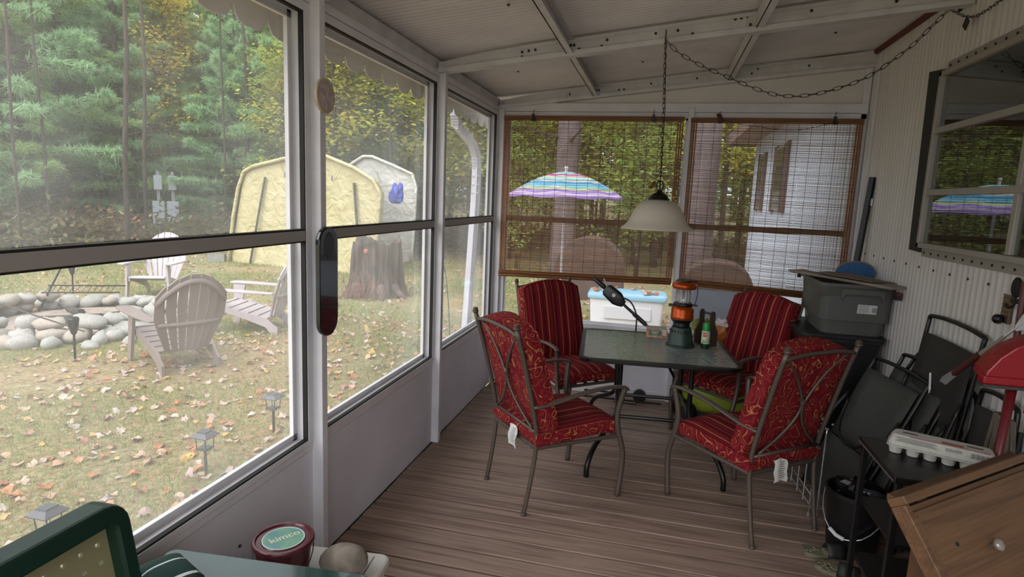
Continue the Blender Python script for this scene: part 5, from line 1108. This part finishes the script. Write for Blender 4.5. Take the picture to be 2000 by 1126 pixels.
# ---------------------------------------------------------------- behind the end wall
def umb():
    n = NT('rainbow_canvas'); tc = n.n('ShaderNodeTexCoord'); sp = n.n('ShaderNodeSeparateXYZ'); n.l(tc.outputs['Object'], sp.inputs[0])
    rr = n.math('POWER', n.math('ADD', n.math('POWER', sp.outputs[0], 2.0), n.math('POWER', sp.outputs[1], 2.0)), .5); k = n.math('MULTIPLY', rr, 1.05)
    st = [(0, '#dccfe0'), (.10, '#8cd0dc'), (.20, '#c8e0d8'), (.27, '#cf5aa8'), (.35, '#e0dfc0'), (.43, '#8cc8dc'), (.50, '#dce8dc'), (.56, '#5caedc'), (.66, '#84cce4'), (.73, '#dce0b4'), (.79, '#a08cdc'), (.85, '#d8c0e4'), (.90, '#b89ce0'), (.95, '#d880bc')]
    r = n.ramp([(p, sc(c)) for p, c in st], 'CONSTANT'); n.l(k, r.inputs[0]); n.l(r.outputs[0], n.p.inputs['Base Color']); n.p.inputs['Roughness'].default_value = .8
    tr = n.n('ShaderNodeBsdfTranslucent'); n.l(r.outputs[0], tr.inputs[0]); mx = n.n('ShaderNodeMixShader', Fac=.35); n.l(n.p.outputs[0], mx.inputs[1]); n.l(tr.outputs[0], mx.inputs[2]); n.l(mx.outputs[0], n.out.inputs[0]); return n.mat
t = thing('beach_umbrella', 'rainbow striped umbrella standing behind the bamboo blind', 'umbrella', (-.07, 9.0, G0)); Ru = .88
def cano(u, v):
    a = 2 * PI * u; k = math.cos(PI / 8) / math.cos((a % (PI / 4)) - PI / 8); r = Ru * v * (.96 + .04 * k) ; sagv = -.03 * math.sin(8 * a / 2) ** 2 * v
    return (r * math.cos(a), r * math.sin(a), .36 * (1 - v ** 1.7) + sagv)
m_umb = umb()
co = obj('canopy', B().grid(cano, 48, 10), m_umb, t, smooth=True, fix=False); co.location = (0, 0, 2.02)
co2 = obj('valance', B().grid(lambda u, v: (Ru * math.cos(2 * PI * u), Ru * math.sin(2 * PI * u), -.035 * v + .015 * math.sin(16 * PI * u) * v), 64, 2), m_umb, t, smooth=True, fix=False); co2.location = (0, 0, 2.015)
obj('pole', B().tube([(0, 0, -.1), (0, 0, 2.42)], .018, 8).sphere((0, 0, 2.44), .03, 8, 5), M('white_pole', '#c9c9cf', .4), t)
rbm = B()
for i in range(8): a = PI * i / 4; rbm.tube([(0, 0, 2.36), (Ru * .55 * math.cos(a), Ru * .55 * math.sin(a), 2.23), (Ru * .97 * math.cos(a), Ru * .97 * math.sin(a), 2.01)], .006, 4)
obj('ribs', rbm, m_chrome, t)
t = thing('deck_box', 'white deck storage box with pale blue lid outside the end wall', 'box', (.98, 9.2, G0), math.radians(2)); m_dbx = M('white_box_plastic', '#dedde2', .5, c2='#d4d3d8', scale=3)
obj('body', B().loft([[(x, y, z) for x, y in rrect(w_, d_, .05, 3)] for w_, d_, z in ((1.08, .52, 0), (1.14, .58, .46))]), m_dbx, t, auto=40)
obj('front_recess', B().box((0.02, -.285, .25), (.72, .02, .2)), M('recess_plastic', '#cbcad0', .5), t, bevel=.008)
obj('lid', B().loft([[(x, y, z) for x, y in rrect(w_, d_, .06, 3)] for w_, d_, z in ((1.2, .64, .46), (1.22, .66, .50), (1.2, .64, .535), (1.1, .54, .555))]), M('pale_blue_lid', '#93bcd4', .4), t, auto=40)
for i in range(12):
    q = rd.uniform(-.5, .5), rd.uniform(-.25, .25); o = inst('fallen_leaf', lms[rd.choice((0, 1, 3, 4, 9))][1], None, (.98 + q[0], 9.2 + q[1], G0 + .565), (.2, .1, rd.uniform(0, 6))); tag(o, 'dry leaf lying on the pale blue deck box lid', 'leaf', 'leaves on the deck box lid')
m_cov = M('brown_cover_cloth', '#4d3a34', .8, c2='#5d4840', scale=4, bump=.3); m_cov2 = M('slate_cover_cloth', '#4a4d5a', .7, c2='#545866', scale=4)
def cover(name, label, loc, wd, dp, h, arch, mat, cat='cover', band=None, rz=0):
    t = thing(name, label, cat, loc, rz); n = 14; pr = [(-wd / 2 * 1.0, 0), (-wd / 2, h - arch)] + [(-wd / 2 * math.cos(PI * i / n), h - arch + arch * math.sin(PI * i / n) ** .8) for i in range(1, n)] + [(wd / 2, h - arch), (wd / 2, 0)]
    obj('cover', B().prism(pr, -dp / 2, dp / 2, 'y'), mat, t, bevel=.03, seg=3); 
    if band: obj('brown_hood', B().prism([(a * 1.01, b_ + .005) for a, b_ in pr[1:-1]], -dp / 2 - .01, dp / 2 + .01, 'y'), band, t, bevel=.02)
    return t
cover('covered_grill', 'covered grill with brown arched hood outside the right blind', (2.12, 7.2, G0), .80, .5, 1.30, .34, m_cov2, 'grill', m_cov, -.08)
cover('covered_firewood', 'brown cloth covered mound on the lawn beyond the deck box', (.10, 11.6, G0), 1.35, .7, 1.25, .75, m_cov)
o = obj('green_planter', B().lathe([(.12, 0), (.16, .28), (.17, .30), (.15, .30), (.11, .05)], 16), M('pale_green_pot', '#5d8a72', .5), None, auto=40); o.location = (-.05, 6.4, G0); tag(o, 'small pale green pot outside behind the left red chair', 'pot')
# neighbouring wing of the house
hs = thing('white_house_wing', 'white sided house wing with brown shuttered windows beyond the porch', 'house', (XR, 4.80, G0)); m_hs = M('white_house_siding', '#cdd4e0', .5, c2='#d5dbe6', scale=1)
b = B(); prof = []; y = 0
while y < 5.6: prof += [(0, y), (0, y + .055), (.012, y + .06), (.012, y + .095), (0, y + .1)]; y += .1
vs = [(x, yy_, z) for z in (.25, 3.05) for x, yy_ in prof]; n = len(prof); b.add(vs, [(i, i + 1, n + i + 1, n + i) for i in range(n - 1)]); obj('siding', b, m_hs, hs, auto=30)
obj('end_wall', B().b2((.0, 5.58, .0), (3, 5.62, 3.05)), m_hs, hs); obj('skirting', B().b2((.02, 0, 0), (.05, 5.6, .27)), M('house_skirting', '#a9a19c', .7), hs); obj('skirt_trim', B().b2((-.03, 0, .25), (.0, 5.6, .31)), M('skirt_trim', '#b59f98', .6), hs)
m_sof = M('soffit_pinkish', '#9c827c', .7); obj('roof_overhang', B().b2((-.42, -.02, 3.02), (3, 6.1, 3.10)), m_sof, hs); obj('fascia', B().b2((-.44, -.02, 2.96), (-.41, 6.12, 3.14)), M('fascia_brown', '#7d6660', .6), hs); obj('rake_board', B().b2((-.42, 6.08, 2.98), (3, 6.12, 3.14)), M('rake_brown', '#7d6660', .6), hs)
for ya, yb in ((2.78, 3.72), (4.42, 5.12)):
    wf = obj('window_frame', B().b2((-.03, ya + .2, 1.92), (0, yb - .2, 2.74)), M('house_window_frame', '#8d8a88', .5), hs); obj('pane', B().b2((-.034, ya + .24, 1.96), (-.029, yb - .24, 2.70)), M('house_glass', '#3f3c3a', .1), wf)
    for y0 in (ya, yb - .2): obj('shutter', B().b2((-.03, y0, 1.90), (0, y0 + .19, 2.76)), M('brown_shutter', '#5e4a46', .6), hs)
# ---------------------------------------------------------------- forest
m_bark = M('pine_bark', '#332b26', .95, c2='#473e37', scale=6, stretch=(2, 2, .5), bump=.8); m_barkgrey = M('grey_pine_bark', '#544a4b', .95, c2='#6c6061', scale=5, stretch=(3, 3, .5), c3='#4c4440', bump=1.0)
m_ndl = [leafmat('pine_needles_%s' % n, c, .6, .45) for n, c in (('blue_green', ['#98be8c', '#aed0a2', '#88ae7e', '#bcdab0']), ('yellow_green', ['#a4c47c', '#b8d290', '#92b270', '#c8de9c']))]
rs = np.random.RandomState(12)
def unit(v): return v / np.maximum(np.linalg.norm(v, axis=-1, keepdims=True), 1e-6)
def tufts(P, Dr, ln, wd, k):
    n = len(P); P = np.repeat(P, k, 0); Dr = np.repeat(Dr, k, 0)
    d = unit(Dr * .55 + rs.randn(n * k, 3) * .62 + np.array([0, 0, .10])); side = unit(np.cross(d, rs.randn(n * k, 3)))
    L = ln * (.6 + .6 * rs.rand(n * k, 1)); P = P + rs.randn(n * k, 3) * .02
    tip = P + d * L - np.array([0, 0, 1.]) * L * .18
    return np.stack([P - side * wd / 2, P + side * wd / 2, tip], 1).reshape(-1, 3)
def pine(name, H, spread, nwh, mat, base_clear, seed, dens=1.0):
    rd = random.Random(seed); T = []; stems = []
    z = base_clear
    while z < H - .3:
        f = (z - base_clear) / (H - base_clear); Lm = spread * (1 - f) ** .75 * (.75 + .25 * min(1, f * 5)); 
        for q in range(rd.randint(3, 5)):
            a = rd.uniform(0, 2 * PI); L = Lm * rd.uniform(.6, 1.15) + .15; up = rd.uniform(-.15, .45) + .30 * f
            dv = np.array([math.cos(a), math.sin(a), up]); sd_ = np.array([-math.sin(a), math.cos(a), 0]); o = np.array([0, 0, z + rd.uniform(-.15, .15)])
            def bp(u): return o + dv * L * u + np.array([0, 0, -.10 * L * u * u])
            stems.append([bp(0), bp(.5), bp(1)])
            m = max(4, int(L * 15 * dens)); u = .25 + .75 * rs.rand(m) ** .8; s = np.where(rs.rand(m) < .5, -1, 1.)
            w = (.10 + .42 * L * .35) * (1.05 - u) * (.5 + rs.rand(m))
            base = o + np.outer(u * L, dv) + np.outer(-.10 * L * u * u, [0, 0, 1]); tw = base + sd_ * (s * w)[:, None] + np.outer(w * .4, dv) + np.array([0, 0, .03])
            dr = unit(sd_ * s[:, None] * .7 + dv)
            for k in (1.0, .6, .25): T.append(tufts(base + (tw - base) * k, dr, .19, .024, 9))
            T.append(tufts(np.array([bp(1.0), bp(.93), bp(.86)]), np.tile(unit(dv), (3, 1)),   .19, .024, 12))
        z += rd.uniform(.22, .42) / max(.5, dens) ** .5
    T.append(tufts(np.array([[0, 0, H], [0, 0, H - .1]]), np.array([[0, 0, 1.]] * 2), .2, .016, 16))
    V = np.concatenate(T); fm = mk_mesh('foliage', V, np.arange(len(V)).reshape(-1, 3), mat)
    b = B(); r = .035 + .011 * H; b.tube([(0, 0, -.2), (.02, 0, H * .3), (-.02, .02, H * .65), (0, 0, H)], [r, r * .8, r * .5, .01], 9); tm = b.mesh('trunk', m_bark, True); fixn(tm)
    b = B()
    for s in stems: b.tube(s, [.018, .011, .004], 4)
    for i in range(10): a = rd.uniform(0, 6.28); zz = rd.uniform(.4, base_clear + 1.2); l = rd.uniform(.4, 1.2); b.tube([(0, 0, zz), (l * math.cos(a), l * math.sin(a), zz + rd.uniform(-.1, .2))], [.012, .003], 4)
    bm_ = b.mesh('branches', m_bark, True)
    return fm, tm, bm_
PN = [pine('a', 9.5, 2.5, 0, m_ndl[0], .7, 1), pine('b', 11, 2.9, 0, m_ndl[1], 1.0, 2), pine('c', 7.5, 2.3, 0, m_ndl[0], .4, 3), pine('d', 13, 3.2, 0, m_ndl[1], 1.6, 4)]
def broad(name, H, spread, cols, seed, n, lsz, low=.25):
    rd = np.random.RandomState(seed); P = []; St = []
    for i in range(46):
        a = rd.rand() * 6.28; z0 = H * (low + (1 - low) * rd.rand() ** .8) * .95; L = spread * (.5 + .5 * rd.rand()) * (1.1 - .6 * z0 / H); e = np.array([L * math.cos(a), L * math.sin(a), z0 + L * .35]); St.append(((0, 0, z0 - .3), tuple(e * [.5, .5, 1] - [0, 0, .12]), tuple(e)))
        m = n // 46; u = .2 + .8 * rd.rand(m); c = np.outer(u, [e[0], e[1], 0]) + np.array([0, 0, z0 - .3]) + np.outer(u, [0, 0, e[2] - z0 + .3]); P.append(c + rd.randn(m, 3) * [.30, .30, .13])
    P = np.concatenate(P); n = len(P); a = rd.rand(n) * 6.28; s = lsz * (.6 + .7 * rd.rand(n)); tl = rd.randn(n) * .35; t2 = rd.randn(n) * .35
    ux = np.stack([np.cos(a), np.sin(a), tl], 1) * s[:, None]; vx = np.stack([-np.sin(a), np.cos(a), t2], 1) * s[:, None] * .6
    V = np.stack([P - ux, P + vx, P + ux, P - vx], 1).reshape(-1, 3); F = np.arange(len(V)).reshape(-1, 4); fm = mk_mesh('foliage', V, F, leafmat(name + '_leaves', cols, .6, .5))
    b = B(); r = .02 + .008 * H; b.tube([(0, 0, -.2), (.05, .02, H * .4), (-.04, .03, H * .75), (0, 0, H)], [r, r * .75, r * .4, .008], 8); tm = b.mesh('trunk', m_bark, True)
    b = B()
    for q in St: b.tube(list(q), [.014, .009, .003], 4)
    return fm, tm, b.mesh('branches', m_bark, True)
BD = [broad('yellow_green', 7.5, 2.3, ['#a2b046', '#bcc058', '#ccbc48', '#8ca648', '#d6c458'], 3, 5200, .075), broad('golden', 10, 2.8, ['#d0b040', '#beb64e', '#dcc056', '#a8ac48'], 5, 5200, .09, .35), broad('light_green', 6, 2.0, ['#84a652', '#9cb862', '#aeba56', '#90aa56'], 7, 4200, .07, .15)]
def hill(x, y): return max(0, math.hypot(x - 1, y) - 25) * .05
def plant(parts, name, label, cat, group, x, y, s, rz):
    t = thing(name, label, cat, (x, y, G0 + hill(x, y)), rz, group); t.scale = (s, s, s * random.uniform(.92, 1.1))
    for nm, me in zip(('foliage', 'trunk', 'branches'), parts):
        o = inst(nm, me, t); 
        if nm == 'foliage': o['kind'] = 'stuff'
        if nm == 'branches': o['kind'] = 'stuff'
rd = random.Random(33)
def okp(x, y):
    # keep clear of lawn, tents, meter
    if math.hypot(x + 14.2, y - 16) < 1.5: return False
    return True
pts = []
def tryp(x, y, dmin):
    if not okp(x, y): return False
    if any(math.hypot(x - a, y - b_) < dmin for a, b_ in pts): return False
    pts.append((x, y)); return True
# pines, first rank on the left edge of the lawn, then deeper ranks
for (x, y, k, s) in ((-20.8, 16.6, 0, 1.0), (-17.5, 18.6, 3, 1.0), (-16.6, 18.3, 1, .95), (-14.6, 19.2, 0, 1.05), (-13.2, 18.2, 2, 1.1), (-12.2, 19.6, 1, 1.0), (-10.6, 18.9, 0, 1.15), (-22.5, 14.2, 1, 1.0), (-23, 16.5, 3, 1.0), (-18.6, 20.6, 1, 1.1), (-9.2, 20.4, 2, 1.3), (-7.6, 20.4, 0, 1.0), (-25.5, 12, 0, 1.1), (-24.5, 19.5, 0, 1.1), (-20.8, 18.2, 0, 1.0), (-15.2, 21.2, 3, 1.0), (-13.0, 21.4, 0, 1.1), (-18.9, 17.4, 2, 1.2), (-11.4, 21.4, 3, 1.0), (-9.2, 18.3, 0, .8), (-16.0, 20.2, 0, .9), (-22.4, 18.6, 1, 1.1), (-10.0, 23, 1, 1.1), (-8.0, 23, 3, 1.05), (-14.0, 24, 3, 1.1)):
    pts.append((x, y)); plant(PN[k], 'pine_tree', 'soft blue green white pine at the near edge of the woods', 'tree', 'white pines along the woods edge', x, y, s, rd.uniform(0, 6))
n = 0
for _try in range(900):
    if n >= 90: break
    a = math.radians(rd.uniform(-62, 16)); r = rd.uniform(22.5, 34) if n < 38 and _try < 300 else rd.uniform(34, 55); x, y = 1.4 + r * math.sin(a), -.4 + r * math.cos(a)
    if a > math.radians(-30) and r < 40: r = 0
    if r and tryp(x, y, 1.5): plant(PN[rd.randrange(4)], 'pine_tree', 'tall white pine deeper in the woods behind the front trees', 'tree', 'white pines deeper in the woods', x, y, rd.uniform(1.0, 1.45), rd.uniform(0, 6)); n += 1
for (x, y, k, s) in ((-6.3, 19.0, 0, 1.1), (-5.2, 21.0, 1, 1.05), (-4.4, 18.9, 0, 1.0), (-8.6, 18.6, 2, .75), (-1.6, 18.2, 1, 1.0), (-.2, 16.8, 0, 1.0), (1.3, 18.5, 1, 1.0), (-10.6, 17.2, 0, .85), (-9.0, 17.6, 1, .8), (-15.5, 17.6, 1, .8), (-19.2, 18.4, 1, .9), (.9, 14.6, 2, .9), (3.0, 16.4, 0, 1.1), (-2.3, 15.4, 2, .8), (2.4, 20.6, 1, 1.1), (4.2, 19, 0, 1.1), (-1.0, 21.5, 0, 1.2)):
    plant(BD[k], 'maple_tree', 'yellow green autumn sapling at the woods edge behind the tents and blinds', 'tree', 'yellowing broadleaf trees', x, y, s, rd.uniform(0, 6))
n = 0
for _try in range(900):
    if n >= 56: break
    a = math.radians(rd.uniform(-33, 15) if n < 44 else rd.uniform(-60, -33)); r = rd.uniform(18.5, 34) if n < 44 else rd.uniform(27, 36); x, y = 1.4 + r * math.sin(a), -.4 + r * math.cos(a)
    if tryp(x, y, 1.3): plant(BD[(1, 0, 0, 2)[n % 4]], 'maple_tree', 'yellow green autumn tree standing deeper in the woods', 'tree', 'autumn broadleaf trees deeper in the woods', x, y, rd.uniform(.9, 1.3), rd.uniform(0, 6)); n += 1
# bare understory trunks
tk = B().tube([(0, 0, -.2), (.05, 0, 3), (-.03, .05, 6), (.05, 0, 9.5)], [.075, .066, .055, .03], 8)
for z in (1.2, 1.8, 2.3, 3.0, 3.6, 4.4, 5.1):
    a = z * 2.4; tk.tube([(0, 0, z), (.9 * math.cos(a), .9 * math.sin(a), z + .2)], [.014, .004], 4)
tkm = tk.mesh('slender_trunk', m_bark, True); fixn(tkm)
n = 0
for _try in range(900):
    if n >= 50: break
    a = math.radians(rd.uniform(-56, 12)); r = rd.uniform(18.5, 27); x, y = 1.4 + r * math.sin(a), -.4 + r * math.cos(a)
    if tryp(x, y, .55):
        s = rd.uniform(.45, 1.0); o = inst('slender_trunk', tkm, None, (x, y, G0), (rd.uniform(-.03, .03), rd.uniform(-.03, .03), rd.uniform(0, 6)), (s, s, rd.uniform(.8, 1.2))); tag(o, 'thin bare grey trunk standing in the woods', 'tree', 'bare slender trunks in the woods'); n += 1
def bigtrunk(label, x, y, r, H):
    t = thing('large_pine_trunk', label, 'tree', (x, y, G0)); b = B(); b.tube([(0, 0, -.1), (0, 0, .4), (.03, .02, H * .4), (.0, .03, H)], [r * 1.25, r, r * .9, r * .7], 18); obj('trunk', b, m_barkgrey, t, smooth=True)
    b = B()
    for i in range(6): z = rd.uniform(3, H); a = rd.uniform(0, 6.28); b.tube([(0, 0, z), (1.3 * math.cos(a), 1.3 * math.sin(a), z + .3)], [.04, .01], 5)
    obj('dead_branches', b, m_bark, t)
bigtrunk('thick grey pine trunk behind the rainbow umbrella', -.85, 14.0, .30, 11); bigtrunk('thick grey pine trunk behind the right bamboo blind', 2.05, 10.6, .26, 11)
# shrubs and ferns
fV = []
r2 = np.random.RandomState(9); nF = 2600
c = r2.randn(nF, 3) * [1.2, .7, .32] + [0, 0, .45]; c[:, 2] = np.abs(c[:, 2]); a = r2.rand(nF) * 6.28; d = np.stack([np.cos(a), np.sin(a), r2.randn(nF) * .5], 1); s = np.stack([-np.sin(a), np.cos(a), r2.randn(nF) * .3], 1)
V = np.stack([c - s * .02, c + d * .07 + s * .05, c + d * .26, c + d * .07 - s * .05], 1).reshape(-1, 3)
fern_me = mk_mesh('fronds', V, np.arange(len(V)).reshape(-1, 4), leafmat('rust_fern', ['#a8744e', '#b98a62', '#96603e', '#c09a70'], .8, .3))
for x, y, s, l in ((-16.9, 14.9, 1.0, 'rust brown dead bracken clump at the woods edge behind the logs'), (-19.0, 13.9, .8, 'rust brown dead bracken clump at the far left of the woods edge')):
    t = thing('bracken', l, 'shrub', (x, y, G0)); t.scale = (s, s, s); o = inst('fronds', fern_me, t); o['kind'] = 'stuff'
und = leafmat('undergrowth', ['#5a6a42', '#74704a', '#6a5a40', '#7c7450'], .8, .3)
V2 = np.stack([c - s * .02, c + d * .06 + s * .045, c + d * .18, c + d * .06 - s * .045], 1).reshape(-1, 3); um = mk_mesh('undergrowth_leaves', V2, np.arange(len(V2)).reshape(-1, 4), und)
n = 0
for _try in range(900):
    if n >= 18: break
    a = math.radians(rd.uniform(-58, 12)); r = rd.uniform(20, 30); x, y = 1.4 + r * math.sin(a), -.4 + r * math.cos(a)
    if okp(x, y): o = inst('shrub', um, None, (x, y, G0), (0, 0, rd.uniform(0, 6)), [rd.uniform(.6, 1.0)] * 3); tag(o, 'low brownish green shrub on the forest floor', 'shrub', 'undergrowth shrubs'); n += 1
